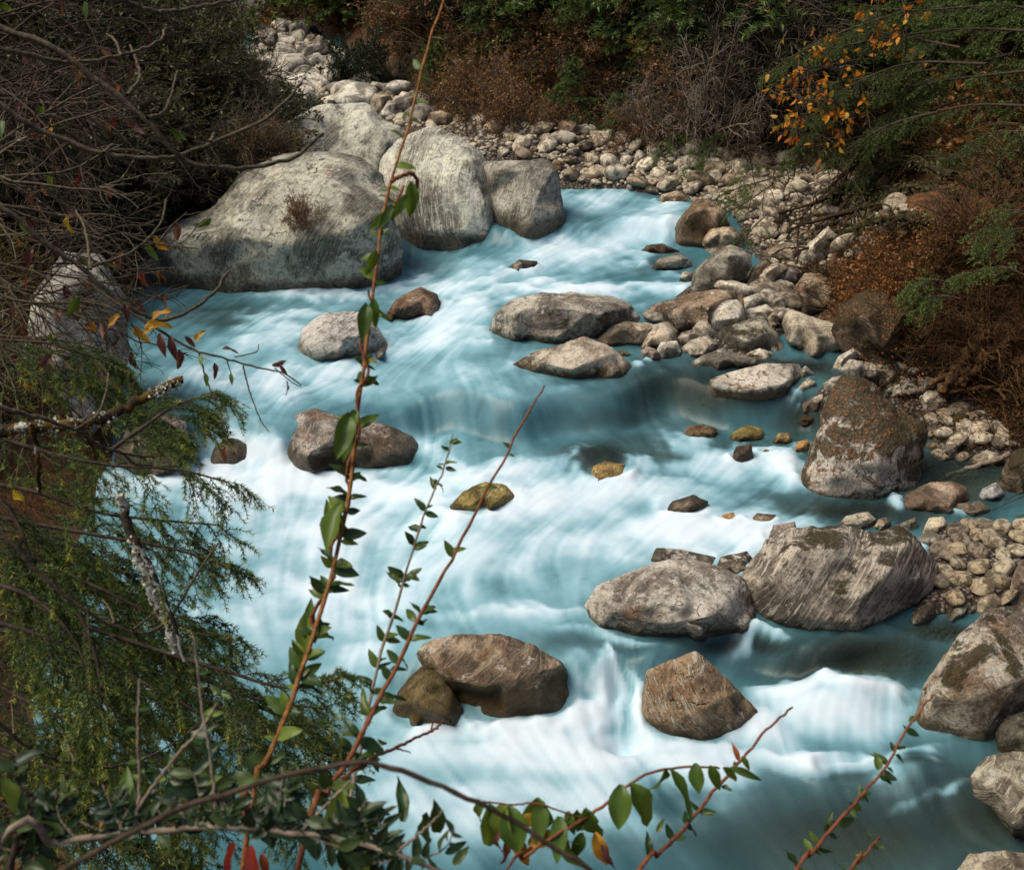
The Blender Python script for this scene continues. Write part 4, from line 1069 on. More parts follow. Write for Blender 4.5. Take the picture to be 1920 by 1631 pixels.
def samp(A, jx, iy):
    jx = np.clip(jx, 0, nx - 1.001); iy = np.clip(iy, 0, ny - 1.001)
    j = jx.astype(np.int32); i = iy.astype(np.int32); a_ = jx - j; b_ = iy - i
    if A.ndim == 3:
        a_ = a_[..., None]; b_ = b_[..., None]
    return (A[i, j] * (1 - a_) + A[i, j + 1] * a_) * (1 - b_) + (A[i + 1, j] * (1 - a_) + A[i + 1, j + 1] * a_) * b_


dyl = np.gradient(wy)[:, None]
VI = np.stack([D[..., 0] / DXW, D[..., 1] / dyl], -1) * DXW
J, I = np.meshgrid(np.arange(nx, dtype=float), np.arange(ny, dtype=float))
p3 = np.stack([X, Y, 0 * X], -1)
src = [fbm(p3 * 21.0, 2, 31), fbm(p3 * 6.0, 3, 71)]
acc = [src[0].copy(), src[1].copy()]; cnt = 1.0
for sgn in (1, -1):
    jx, iy = J.copy(), I.copy()
    for s in range(30):
        v = samp(VI, jx, iy)
        jx = jx + sgn * v[..., 0] * 1.3; iy = iy + sgn * v[..., 1] * 1.3
        acc[0] += samp(src[0], jx, iy); acc[1] += samp(src[1], jx, iy)
        cnt += 1
lic = []
for A in acc:
    A = A / cnt
    A = (A - A.mean()) / A.std()
    lic.append(np.clip(0.5 + 0.22 * A, 0, 1))
streak = np.clip(0.5 + 0.30 * (lic[0] - 0.5) + 0.45 * (lic[1] - 0.5) + 0.5 * (fbm(p3 * 2.2, 4, 91) - 0.5), 0, 1)
big = fbm(p3 * 1.1, 3, 33) - 0.5
mist = fbm(p3 * 3.2, 4, 133) - 0.5
W3 = np.stack([X, Y, zw(X, Y)], -1)
PX, PY, _d = project(W3)
PXw = PX + 76 * (fbm(p3 * 1.8, 4, 51) - 0.5) + 34 * (fbm(p3 * 5.5, 3, 53) - 0.5); PYw = PY + 40 * (fbm(p3 * 1.8, 4, 61) - 0.5) + 20 * (fbm(p3 * 5.5, 3, 63) - 0.5)
collar = np.zeros((ny, nx))
FOAM = [(1110, 372, 75, 22, 5, .60), (1190, 440, 80, 22, -12, .75), (1090, 470, 110, 24, -8, .95), (1220, 410, 50, 20, -15, .55), (990, 505, 90, 14, -8, .6), (1060, 545, 250, 13, 0, 1.15), (880, 570, 60, 22, -20, .95), (850, 600, 60, 26, -25, .9),
        (820, 640, 90, 24, -15, .75), (745, 655, 60, 20, -10, .55), (640, 550, 100, 8, 0, .5), (520, 597, 70, 10, -8, .55), (480, 640, 55, 16, -15, .6), (640, 690, 80, 18, -10, .35), (440, 715, 90, 16, 0, .75), (590, 735, 150, 22, -5, .42),
        (860, 700, 80, 20, 20, .35), (780, 830, 40, 14, 20, .5), (835, 860, 40, 22, 40, .55), (350, 850, 25, 50, 0, .5), (430, 845, 34, 30, 0, .8), (480, 860, 30, 30, -40, .8), (400, 905, 150, 24, -3, 1.1), (560, 920, 160, 26, 0, .95), (740, 925, 200, 26, 0, 1.0),
        (900, 895, 150, 18, 0, .95), (1010, 945, 160, 40, 0, 1.05), (1130, 930, 130, 24, 0, 1.0), (1250, 1000, 190, 34, -4, 1.0), (1330, 880, 60, 26, 10, .6), (1290, 840, 40, 22, 30, .4), (1420, 880, 80, 20, 0, .7), (1440, 925, 70, 12, -5, .5), (1400, 1005, 90, 26, -5, .95),
        (640, 1000, 160, 34, -4, .75), (900, 1050, 190, 45, -15, .85), (740, 1100, 190, 40, -10, .5), (450, 980, 90, 34, 20, .7), (430, 1150, 70, 18, 10, .45), (520, 1100, 90, 30, 20, .42), (640, 1170, 90, 26, 10, .4), (880, 1150, 200, 10, 4, .38), (1060, 1150, 70, 8, 5, .5), (1150, 1195, 90, 6, 6, .4),
        (660, 1260, 60, 40, -50, .55), (680, 1330, 60, 30, 10, .5), (620, 1400, 70, 40, 40, .35), (990, 1425, 230, 34, 0, 1.15), (900, 1385, 120, 20, -6, .8), (1060, 1365, 60, 18, -20, .7), (1170, 1425, 110, 28, 0, .95), (1270, 1445, 90, 24, 5, .8), (770, 1440, 110, 46, 10, .65), (1040, 1490, 190, 40, 4, .65),
        (860, 1540, 180, 40, 10, .38), (1110, 1320, 14, 60, 12, .65), (1150, 1280, 10, 60, 0, .5), (1190, 1330, 10, 60, -10, .6), (1500, 1305, 70, 20, -8, .95), (1600, 1300, 90, 16, 4, .9), (1570, 1345, 110, 30, 8, .75), (1430, 1370, 50, 34, 10, .95), (1660, 1340, 60, 34, -20, .45), (1480, 1430, 110, 14, 0, .85), (1600, 1440, 90, 8, -2, .7),
        (1690, 1425, 60, 10, -15, .5), (1700, 1470, 60, 30, 40, .3), (1740, 1505, 60, 10, -20, .35), (1080, 880, 12, 30, 35, .5), (1205, 880, 26, 16, 0, .45), (500, 205, 60, 14, 0, .9), (560, 215, 50, 12, 0, .8), (200, 1300, 120, 60, 0, .4), (120, 1550, 160, 60, 0, .35)]
foam = np.zeros((ny, nx))
for (fx, fy, rx, ry, an, st) in FOAM:
    ca, sa = math.cos(math.radians(an)), math.sin(math.radians(an))
    u = ((PXw - fx) * ca + (PYw - fy) * sa) / rx; v = (-(PXw - fx) * sa + (PYw - fy) * ca) / ry
    foam = np.maximum(foam, st * np.exp(-0.75 * (u * u + v * v))) + 0.12 * st * np.exp(-0.75 * (u * u + v * v))
for (rx, ry, ra, rb, *_r) in ROCKS:
    if ra < 0.1 or ry > 22 or rx > 5.5:
        continue
    e = np.sqrt(((X - rx) / (ra * 1.12)) ** 2 + ((Y - ry) / (rb * 1.2)) ** 2)
    collar = np.maximum(collar, np.exp(-((e - 0.95) / 0.22) ** 2) * min(1, ra / 0.4))
    ii, jj = int(np.clip(np.searchsorted(wy, ry), 0, ny - 1)), int(np.clip(np.searchsorted(wx, rx), 0, nx - 1))
    fl = np.array([-0.25, -0.95]) if ra < 0.33 else unit(D[max(ii - 12, 0):ii + 12, max(jj - 12, 0):jj + 12].reshape(-1, 2).mean(0) + np.array([0, -0.3]))
    ah = (X - rx) * fl[0] + (Y - ry) * fl[1]
    lt = -(X - rx) * fl[1] + (Y - ry) * fl[0] + 0.25 * ra * mist * 4
    wake = np.exp(-(lt / (0.62 * ra + 0.05)) ** 2) * np.exp(-np.clip(ah - 0.5 * rb, 0, 99) / (1.6 * ra + 0.1)) * (ah > 0.2 * rb) * sstep(0.5, 1.05, e)
    fast = sstep(0.02, 0.35, foam + 0.4 * mist) * (1 if ra > 0.25 else 0.6)
    foam = np.maximum(foam, np.clip(foam + 0.40 * wake * fast + 0.42 * np.exp(-((e - 0.98) / 0.20) ** 2) * fast * sstep(-0.8, 0.5, ah / (ra + 0.01)) * (0.7 + 2.4 * mist), 0, 1.2))
CLEAR = [(1330, 730, 160, 50, .9), (1180, 790, 120, 26, .45), (1250, 850, 120, 40, .55), (1130, 880, 80, 34, .95), (1530, 790, 70, 50, .8), (1500, 690, 110, 20, 1), (1600, 960, 200, 26, .9), (1800, 900, 120, 60, 1), (1400, 850, 100, 30, .5), (1450, 965, 80, 20, .5), (1610, 1240, 150, 50, 1.0), (1420, 1205, 120, 16, .8), (1120, 1215, 160, 16, .35), (1380, 1440, 60, 14, .5),
         (1780, 1190, 110, 20, 1), (1700, 1250, 70, 30, .6), (1850, 1540, 200, 110, .85), (1620, 1570, 330, 100, .85), (1600, 1460, 70, 20, .55), (1750, 1440, 60, 20, .6), (330, 820, 60, 60, .5), (300, 760, 80, 30, .5), (400, 590, 110, 16, .5), (780, 500, 50, 20, .4), (620, 1390, 40, 40, .5), (1250, 490, 60, 16, .4), (1290, 640, 110, 20, .6)]
clear = np.zeros((ny, nx))
for (fx, fy, rx, ry, st) in CLEAR:
    clear = np.maximum(clear, st * np.exp(-0.8 * (((PXw - fx) / rx) ** 2 + ((PYw - fy) / ry) ** 2)))
veil = np.zeros((ny, nx))
for (fx, fy, rx, ry, st) in ((620, 680, 420, 170, .36), (900, 540, 330, 70, .38), (700, 1080, 640, 260, .50), (1150, 1010, 380, 100, .46), (950, 1460, 480, 150, .48), (950, 690, 260, 90, .28), (1130, 420, 160, 80, .3), (1560, 1350, 200, 90, .25), (300, 1300, 300, 250, .25)):
    veil = np.maximum(veil, st * np.exp(-0.9 * (((PXw - fx) / rx) ** 2 + ((PYw - fy) / ry) ** 2)))
f2 = 0.80 * foam + (0.13 * (lic[1] - 0.5) + 0.11 * (lic[0] - 0.5)) * sstep(0.02, 0.45, foam) + 0.55 * (lic[0] - 0.5) * np.clip(foam, 0, 1) * np.clip(1 - foam, 0, 1) + (0.40 * big + 0.45 * mist) * sstep(0.05, 0.5, foam)
f2 = f2 + veil * (0.85 + 0.25 * (lic[1] - 0.5) + 0.25 * (lic[0] - 0.5) + 1.0 * big + 1.2 * mist) * (1 - 0.7 * clear) * (1 - 0.6 * sstep(0.3, 0.9, foam))
f2 = np.clip(0.90 * f2, 0, 1.1)
relief = 0.012 * (lic[1] - 0.5) + 0.005 * (lic[0] - 0.5) + 0.03 * mist * sstep(0.1, 0.6, foam) + 0.05 * big * sstep(0.0, 0.5, foam) + 0.05 * foam
for (fx, fy, rx, ry, hh) in ((1120, 868, 80, 40, .12), (430, 840, 40, 26, .12), (1620, 1235, 90, 40, .06), (1570, 1320, 120, 40, .14), (1720, 1460, 60, 50, .12), (1200, 430, 60, 20, .12)):
    relief += hh * np.exp(-1.2 * (((PX - fx) / rx) ** 2 + ((PY - fy) / ry) ** 2))
for (fx, fy, rx, ry, hh) in ((1170, 1395, 46, 26, -.16), (1165, 1270, 26, 60, -.08)):
    relief += hh * np.exp(-1.2 * (((PX - fx) / rx) ** 2 + ((PY - fy) / ry) ** 2))
relief += collar * (0.02 + 0.07 * mist)
Zw = zw(X, Y) + relief
# leave out the water that lies under dry ground
keepv = Zw > gz(X, Y) - 0.25
idx = np.arange(nx * ny).reshape(ny, nx)
quads = np.stack([idx[:-1, :-1], idx[:-1, 1:], idx[1:, 1:], idx[1:, :-1]], -1).reshape(-1, 4)
quads = quads[keepv.ravel()[quads].any(1)]
used = np.unique(quads)
remap = np.full(nx * ny, -1); remap[used] = np.arange(len(used))
V = np.stack([X, Y, Zw], -1).reshape(-1, 3)[used]
me = make_mesh('river_water', V, remap[quads], M_WATER, True, {'foam': f2.ravel()[used], 'clear': clear.ravel()[used], 'streak': streak.ravel()[used]})
obj('river_water', me, kind='structure')
import re
# ------------------------------------------------------------------ plants: materials and templates
M_BARK = bark_material('dark_bark', (0.020, 0.013, 0.009), (0.085, 0.060, 0.042))
M_BARK_PALE = bark_material('pale_bark', (0.10, 0.075, 0.055), (0.30, 0.24, 0.18))
M_BARK_GREY = bark_material('grey_twig', (0.036, 0.029, 0.018), (0.14, 0.112, 0.072), 0.05, 60)
M_BARK_ORANGE = bark_material('orange_bark', (0.10, 0.040, 0.014), (0.34, 0.15, 0.048), 0, 60)
M_BARK_RED = bark_material('reddish_bark', (0.10, 0.03, 0.014), (0.24, 0.085, 0.04), 0, 60)
M_BARK_LICHEN = bark_material('lichen_bark', (0.020, 0.014, 0.010), (0.07, 0.05, 0.035), 0.75, 40, 0.3)
M_BARK_MOSS = bark_material('mossy_bark', (0.016, 0.011, 0.006), (0.05, 0.032, 0.016), 0.45, 40, 0.9)
M_ROOT = bark_material('root_bark', (0.05, 0.024, 0.010), (0.20, 0.11, 0.05), 0, 25, 0.1)
M_ROOT_DARK = bark_material('dark_root_bark', (0.012, 0.008, 0.004), (0.055, 0.035, 0.016), 0, 25, 0.25)
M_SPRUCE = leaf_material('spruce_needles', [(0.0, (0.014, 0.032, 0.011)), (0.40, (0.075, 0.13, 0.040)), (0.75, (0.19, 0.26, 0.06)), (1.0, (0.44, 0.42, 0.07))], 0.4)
M_HEMLOCK = leaf_material('hemlock_needles', [(0.0, (0.014, 0.026, 0.008)), (0.5, (0.075, 0.12, 0.034)), (1.0, (0.19, 0.25, 0.07))], 0.35)
M_OLIVE = leaf_material('olive_leaves', [(0.0, (0.014, 0.016, 0.006)), (0.6, (0.065, 0.070, 0.026)), (1.0, (0.18, 0.18, 0.085))], 0.3)
M_DRY = leaf_material('dry_leaves', [(0.0, (0.05, 0.026, 0.013)), (0.5, (0.24, 0.11, 0.05)), (0.85, (0.44, 0.26, 0.13)), (1.0, (0.62, 0.47, 0.30))], 0.4)
M_MAT = leaf_material('bank_cover', [(0.0, (0.020, 0.013, 0.006)), (0.4, (0.085, 0.055, 0.018)), (0.62, (0.085, 0.092, 0.020)), (0.85, (0.20, 0.085, 0.028)), (1.0, (0.34, 0.14, 0.048))], 0.3)
M_RUST = leaf_material('rusty_litter', [(0.0, (0.014, 0.008, 0.004)), (0.35, (0.065, 0.032, 0.012)), (0.60, (0.14, 0.056, 0.018)), (0.75, (0.09, 0.075, 0.018)), (0.90, (0.26, 0.10, 0.03)), (1.0, (0.38, 0.16, 0.05))], 0.3)
M_DKGREEN = leaf_material('dark_green_leaves', [(0.0, (0.006, 0.012, 0.006)), (0.6, (0.026, 0.048, 0.020)), (1.0, (0.075, 0.115, 0.055))], 0.2)
M_PAINT_G = leaf_material('green_leaf', [(0.0, (0.035, 0.075, 0.014)), (0.5, (0.085, 0.15, 0.024)), (1.0, (0.20, 0.26, 0.04))], 0.35, 0.4, True)
M_LEAF_DK = leaf_material('glossy_dark_leaf', [(0.0, (0.014, 0.035, 0.012)), (0.6, (0.045, 0.085, 0.024)), (1.0, (0.11, 0.15, 0.03))], 0.3, 0.3, True)
M_LEAF_RED = leaf_material('red_leaf', [(0.0, (0.10, 0.010, 0.008)), (0.5, (0.26, 0.035, 0.020)), (1.0, (0.42, 0.13, 0.035))], 0.35, 0.45, True)
M_LEAF_PURPLE = leaf_material('purplish_leaf', [(0.0, (0.050, 0.016, 0.018)), (0.5, (0.13, 0.050, 0.050)), (0.8, (0.22, 0.09, 0.07)), (1.0, (0.10, 0.11, 0.02))], 0.3, 0.5, True)
M_LEAF_ORANGE = leaf_material('orange_leaf', [(0.0, (0.42, 0.085, 0.012)), (0.5, (0.58, 0.20, 0.018)), (1.0, (0.62, 0.32, 0.03))], 0.4, 0.5, True)
M_LEAF_YELLOW = leaf_material('ochre_leaf', [(0.0, (0.30, 0.12, 0.015)), (0.6, (0.52, 0.26, 0.03)), (1.0, (0.40, 0.33, 0.05))], 0.4, 0.5, True)
UP = np.array([0, 0, 1.0])


def leaf_mesh(name, mat, width=0.45, curl=0.15, fold=0.18, drip=0.0, wave=0.03):
    """one leaf along +Y, its upper face to +Z: outline, midrib fold and curl"""
    n = 7
    v, f = [], []
    for i in range(n + 1):
        t = i / n
        wd = width * 0.5 * (math.sin(math.pi * min(1, t * 0.97 + 0.03) ** (0.75 + drip)) ** 0.85)
        z = -curl * t * t
        yv = t
        for k, sx in enumerate((-1, -0.5, 0, 0.5, 1)):
            v.append((sx * wd, yv, z + fold * abs(sx) * wd * 1.2 + wave * math.sin(t * 11 + sx * 2) * abs(sx)))
        if i:
            b = i * 5
            f += [(b - 5 + k, b - 4 + k, b + 1 + k, b + k) for k in range(4)]
    return make_mesh(name, np.array(v), np.array(f), mat, True)


def place_leaf(me, root, pos, d, size, nrm=None, name='leaf', wid=1.0):
    d = unit(np.asarray(d, float))
    nrm = UP + 0.3 * RNG.normal(size=3) if nrm is None else nrm
    x = np.cross(d, nrm); x = x / max(np.linalg.norm(x), 1e-6)
    z = np.cross(x, d)
    o = bpy.data.objects.new(name, me)
    COL.objects.link(o)
    o.parent = root
    m = Matrix(((x[0], d[0], z[0], 0), (x[1], d[1], z[1], 0), (x[2], d[2], z[2], 0), (0, 0, 0, 1)))
    o.rotation_euler = m.to_euler()
    o.location = np.asarray(pos) - np.array(root.location)
    o.scale = (size * wid, size, size)
    return o


def rdirs(n, up=0.8, spread=1.0, rng=RNG):
    d = rng.normal(size=(n, 3)) * spread
    d[:, 2] = np.abs(d[:, 2]) * 0.4 + up
    return unit(d)


def shrub_template(kind, seed):
    """branches and leaves of a shrub about 1 m high at the origin"""
    rg = np.random.default_rng(seed)
    br, lf = MB(), MB()
    n0 = {'dry': 26, 'olive': 20, 'bare': 24, 'dark': 20, 'autumn': 14}[kind]
    st = np.zeros((n0, 3)); st[:, :2] = rg.normal(size=(n0, 2)) * 0.10
    a = grow(st, rdirs(n0, 0.75, 0.75, rg), 0.75 + 0.4 * rg.random(n0), 0.06, 0.14, 6, rg)
    b, _ = shoots(a, 9, 0.25, 1.0, 0.9, 0.42, rg, None, 0.03, 0.18, 5, 0.4)
    c, _ = shoots(b, 5, 0.2, 1.0, 0.9, 0.18, rg, None, 0.02, 0.2, 4, 0.4)
    k = {'bare': 1.35}.get(kind, 1.0)
    tubes(br, a, np.linspace(0.012, 0.005, 6)[None] * np.ones((len(a), 1)) * k, 4)
    tubes(br, b, np.linspace(0.006, 0.0025, 5)[None] * np.ones((len(b), 1)) * k, 3)
    tubes(br, c, np.linspace(0.0035, 0.0018, 4)[None] * np.ones((len(c), 1)) * k, 3)
    per = {'dry': 4, 'olive': 8, 'bare': 0, 'dark': 16, 'autumn': 0}[kind]
    if per:
        t = rg.random((len(c), per))
        p, tn = along(c, t)
        d = unit(tn + 1.1 * perp(tn, rg))
        sz = {'dry': 0.045, 'olive': 0.052, 'dark': 0.042}[kind] * (0.6 + 0.8 * rg.random(t.size))
        tone = np.clip(rg.random(t.size) * 0.8 + 0.25 * (p.reshape(-1, 3)[:, 2] - 0.5), 0, 1)
        cards(lf, p.reshape(-1, 3), d.reshape(-1, 3), sz, 0.5 if kind != 'olive' else 0.35, tone, rg)
    return br, lf


def conifer_template(seed, dens=1.0, nl=0.035, nw=0.010):
    rg = np.random.default_rng(seed)
    br, lf = MB(), MB()
    tr = smooth_path([(0, 0, 0), (0.03, 0.01, 0.5), (0.0, 0.02, 1.05)], 8)
    tubes(br, tr[None], np.linspace(0.028, 0.004, 8)[None], 5)
    m = int(46 * dens)
    h = 0.10 + 0.88 * (np.arange(m) + rg.random(m)) / m
    st = np.stack([np.interp(h, tr[:, 2], tr[:, 0]), np.interp(h, tr[:, 2], tr[:, 1]), h], -1)
    az = rg.random(m) * 6.283
    d = np.stack([np.cos(az), np.sin(az), 0.25 + 0 * az], -1)
    a = grow(st, d, (0.52 * (1.08 - h) + 0.05) * (0.7 + 0.5 * rg.random(m)), 0.10, 0.08, 6, rg)
    b, _ = shoots(a, 9, 0.2, 1.0, 0.9, 0.17, rg, 0.8, 0.12, 0.1, 4, 0.5)
    tubes(br, a, np.linspace(0.007, 0.002, 6)[None] * np.ones((m, 1)), 3)
    needles(lf, a, int(40 * dens), nl, nw, 0.2, 0.7, rg)
    needles(lf, b, int(20 * dens), nl, nw, 0.25, 0.9, rg)
    return br, lf


def place_template(tpl, name, label, cat, base, height, width=None, rot=0.0, group=None, names=('branches', 'leaves')):
    root = thing(name, label, cat, base, group)
    root.rotation_euler = (0, 0, rot)
    w = width if width is not None else height
    root.scale = (w, w, height)
    for me, nm in zip(tpl, names):
        if me is not None:
            obj(nm, me, root)
    return root


def tpl(pair, mats):
    out = []
    for mb, m, nm in zip(pair, mats, ('branches', 'leaves')):
        out.append(mb.mesh(nm, m, True) if mb.n else None)
    return out


T_DRY = [tpl(shrub_template('dry', 40 + i), (M_BARK_GREY, M_DRY)) for i in range(2)]
T_OLIVE = [tpl(shrub_template('olive', 50 + i), (M_BARK, M_OLIVE)) for i in range(2)]
T_BARE = [tpl(shrub_template('bare', 60 + i), (M_BARK_GREY, None)) for i in range(2)]
T_BARE_DARK = [tpl(shrub_template('bare', 64 + i), (M_BARK, None)) for i in range(2)]
T_BARE_PALE = [tpl(shrub_template('bare', 68 + i), (M_BARK_PALE, None)) for i in range(2)]
T_BARE_RUST = [tpl(shrub_template('bare', 66 + i), (M_ROOT, None)) for i in range(1)]
T_DARK = [tpl(shrub_template('dark', 70 + i), (M_BARK, M_DKGREEN)) for i in range(2)]
T_FIR = [tpl(conifer_template(80 + i), (M_BARK, M_HEMLOCK)) for i in range(3)]


def at_px(px, py):
    return hit(px, py, water=False)[0]


def HD(pts, off):
    """sight-line points in front of the ground by off metres (scalar or per point)"""
    a_ = np.array(pts, float)
    G = hit(a_[:, 0], a_[:, 1], water=False)
    d = (G - CP) @ CF
    return PD(a_[:, 0], a_[:, 1], np.maximum(d - np.asarray(off), 1.2))


# ------------------------------------------------------------------ cover of the banks (nobody could count it)
def bank_cover(name, poly, n, smin, smax, label, twig_n, seed, mat=M_MAT, tone=(0, 1)):
    rg = np.random.default_rng(seed)
    pa = np.array(poly, float)
    c = pa.min(0) + rg.random((n * 3, 2)) * (pa.max(0) - pa.min(0))
    c = c[poly_sd(c[:, 0], c[:, 1], poly) > 0][:n]
    parts = [hit(c[i:i + 4000, 0], c[i:i + 4000, 1], water=False) for i in range(0, len(c), 4000)]
    W = np.concatenate(parts)
    W = W[W[:, 2] > zw(W[:, 0], W[:, 1]) + 0.05]
    d = np.linalg.norm(W - CP, axis=1) / 12.0
    mb = MB()
    clump = fbm(W * 0.8, 3, seed)
    sz = (smin + (smax - smin) * rg.random(len(W)) ** 2) * np.clip(d, 0.6, 2.5)
    dirs = rg.normal(size=(len(W), 3)); dirs[:, 2] = np.abs(dirs[:, 2]) * 0.8 + 0.1
    lift = (rg.random(len(W)) ** 2 * 0.35 * sstep(0.4, 0.65, clump) * np.clip(d, 0.5, 2))
    tn = np.clip(tone[0] + (tone[1] - tone[0]) * np.clip(1.6 * (clump - 0.5) + 0.15 + 0.7 * rg.random(len(W)), 0, 1), 0, 1)
    cards(mb, W + lift[:, None] * UP, dirs, sz, 0.5, tn, rg)
    tw = W[rg.permutation(len(W))[:twig_n]]
    dd = np.linalg.norm(tw - CP, axis=1) / 12.0
    pl = grow(tw, rdirs(len(tw), 0.35, 0.9, rg), (0.25 + 0.5 * rg.random(len(tw))) * np.clip(dd, 0.6, 2.2), 0.12, 0.16, 5, rg)
    tubes(mb, pl, np.linspace(0.006, 0.002, 5)[None] * np.clip(dd, 0.5, 2.2)[:, None], 3, rg.random(len(tw)) * 0.75)
    org = W.mean(0)
    me = mb.mesh(name, mat, True, org)
    obj(name, me, None, org, kind='stuff', label=label)


bank_cover('undergrowth', [(690, -40), (760, 150), (810, 185), (950, 212), (1100, 228), (1250, 245), (1400, 300), (1470, 290), (1700, 320), (1960, 420), (1960, -40)], 20000, 0.03, 0.13, 'tangled brown and green undergrowth covering the far hillside', 3500, 21)
bank_cover('leaf_litter', [(1490, 500), (1580, 620), (1640, 670), (1800, 735), (1900, 830), (1960, 960), (1960, 380), (1680, 450), (1560, 500)], 26000, 0.02, 0.06, 'rusty fallen leaves and dead twigs on the steep bank', 1300, 22, M_RUST, (0.0, 1.0))
bank_cover('fallen_leaves', [(1540, 690), (1640, 670), (1800, 730), (1900, 830), (1900, 870), (1740, 850), (1660, 750)], 900, 0.02, 0.05, 'orange fallen leaves lodged between the stones of the gravel bar', 60, 26, M_RUST, (0.6, 1.0))
bank_cover('fallen_leaves', [(1300, 270), (1440, 290), (1660, 350), (1700, 430), (1500, 520), (1400, 440)], 1300, 0.02, 0.06, 'rusty fallen leaves among the pale stones beneath the roots', 120, 27, M_RUST, (0.4, 1.0))
bank_cover('undergrowth', [(-40, -40), (700, -40), (640, 60), (560, 40), (430, 130), (500, 240), (430, 320), (330, 420), (220, 530), (150, 620), (40, 800), (-40, 900)], 20000, 0.03, 0.10, 'dark tangled undergrowth covering the shaded bank', 3500, 23)

M_MOSSY = leaf_material('yellow_moss', [(0.0, (0.05, 0.04, 0.008)), (0.6, (0.13, 0.11, 0.016)), (1.0, (0.22, 0.17, 0.03))], 0.2)
bank_cover('moss_cover', [(1180, 110), (1240, 95), (1300, 120), (1300, 180), (1240, 205), (1180, 195)], 2600, 0.05, 0.12, 'yellow-green moss covering a hollow in the hillside', 20, 25, M_MOSSY)
# ------------------------------------------------------------------ shrubs and small conifers of the slopes
rgp = np.random.default_rng(77)
HILL = [  # template list, name, category, label, px, py of the foot, height and width in px
    (T_DARK, 'shrub', 'rounded dark green broadleaf shrub standing above the stone field', 690, 150, 100, 70),
    (T_FIR, 'conifer_sapling', 'bright green young conifer at the edge of the russet thicket', 815, 150, 120, 90),
    (T_FIR, 'conifer_sapling', 'soft green young conifer behind dead grey branches on the hillside', 1070, 205, 125, 110),
    (T_FIR, 'conifer_sapling', 'small pale green conifer overhanging the far gravel', 1160, 205, 75, 80),
    (T_FIR, 'conifer_sapling', 'small conifer beside the mossy hollow on the hillside', 1265, 225, 60, 70),
    (T_DRY, 'shrub', 'broad russet thicket with tan seed heads beside the far gravel bar', 900, 222, 110, 100),
    (T_DRY, 'shrub', 'russet shrub at the upstream end of the russet thicket', 825, 200, 90, 70),
    (T_DRY, 'shrub', 'russet shrub at the downstream end of the russet thicket', 965, 225, 85, 75),
    (T_DRY, 'shrub', 'low brown shrub under the soft green young conifer', 1045, 228, 60, 60),
    (T_DRY, 'shrub', 'brown scrub at the foot of the mossy hollow', 1190, 240, 70, 80),
    (T_BARE_PALE, 'bare_shrub', 'pale leafless shrub standing before the mossy hollow', 1220, 215, 110, 90),
    (T_BARE_PALE, 'bare_shrub', 'tall leafless shrub with whitish twigs high on the hillside', 1340, 190, 190, 120),
    (T_BARE, 'bare_shrub', 'leafless grey shrub between the russet thicket and the dark conifers', 745, 130, 90, 80),
    (T_BARE, 'bare_shrub', 'wispy leafless shrub in front of the stone field', 470, 190, 110, 70),
    (T_BARE, 'bare_shrub', 'leafless purple-brown shrub growing over the massive boulder', 470, 300, 120, 110),
    (T_DRY, 'shrub', 'dead reddish shrub behind the massive boulder', 510, 300, 80, 70),
    (T_DRY, 'dead_plant', 'brown dead tuft hanging on the flank of the massive boulder', 570, 420, 60, 40),
]
for tl, nm, lab, px, py, hp, wp in HILL:
    b_ = at_px(px, py)
    b_ = b_ - 0.9 * unit(np.array([b_[0], b_[1], 0])); b_[2] = gz(b_[0], b_[1])
    if nm == 'dead_plant' or 'over the massive' in lab or 'behind the massive' in lab:
        b_ = PD(px, py, (P(px, 556) - CP) @ CF - 0.35) if nm == 'dead_plant' else PD(px, py, (P(470, 556) - CP) @ CF + 1.0)
    m_ = ((b_ - CP) @ CF) / FPX
    place_template(tl[rgp.integers(len(tl))], nm, lab, 'shrub' if 'conifer' not in nm else 'tree', b_ - UP * 0.08, hp * m_ * 1.12, wp * m_ * 1.1, rgp.random() * 6.28,
                   names=('branches', 'leaves') if nm != 'conifer_sapling' else ('trunk', 'crown'))
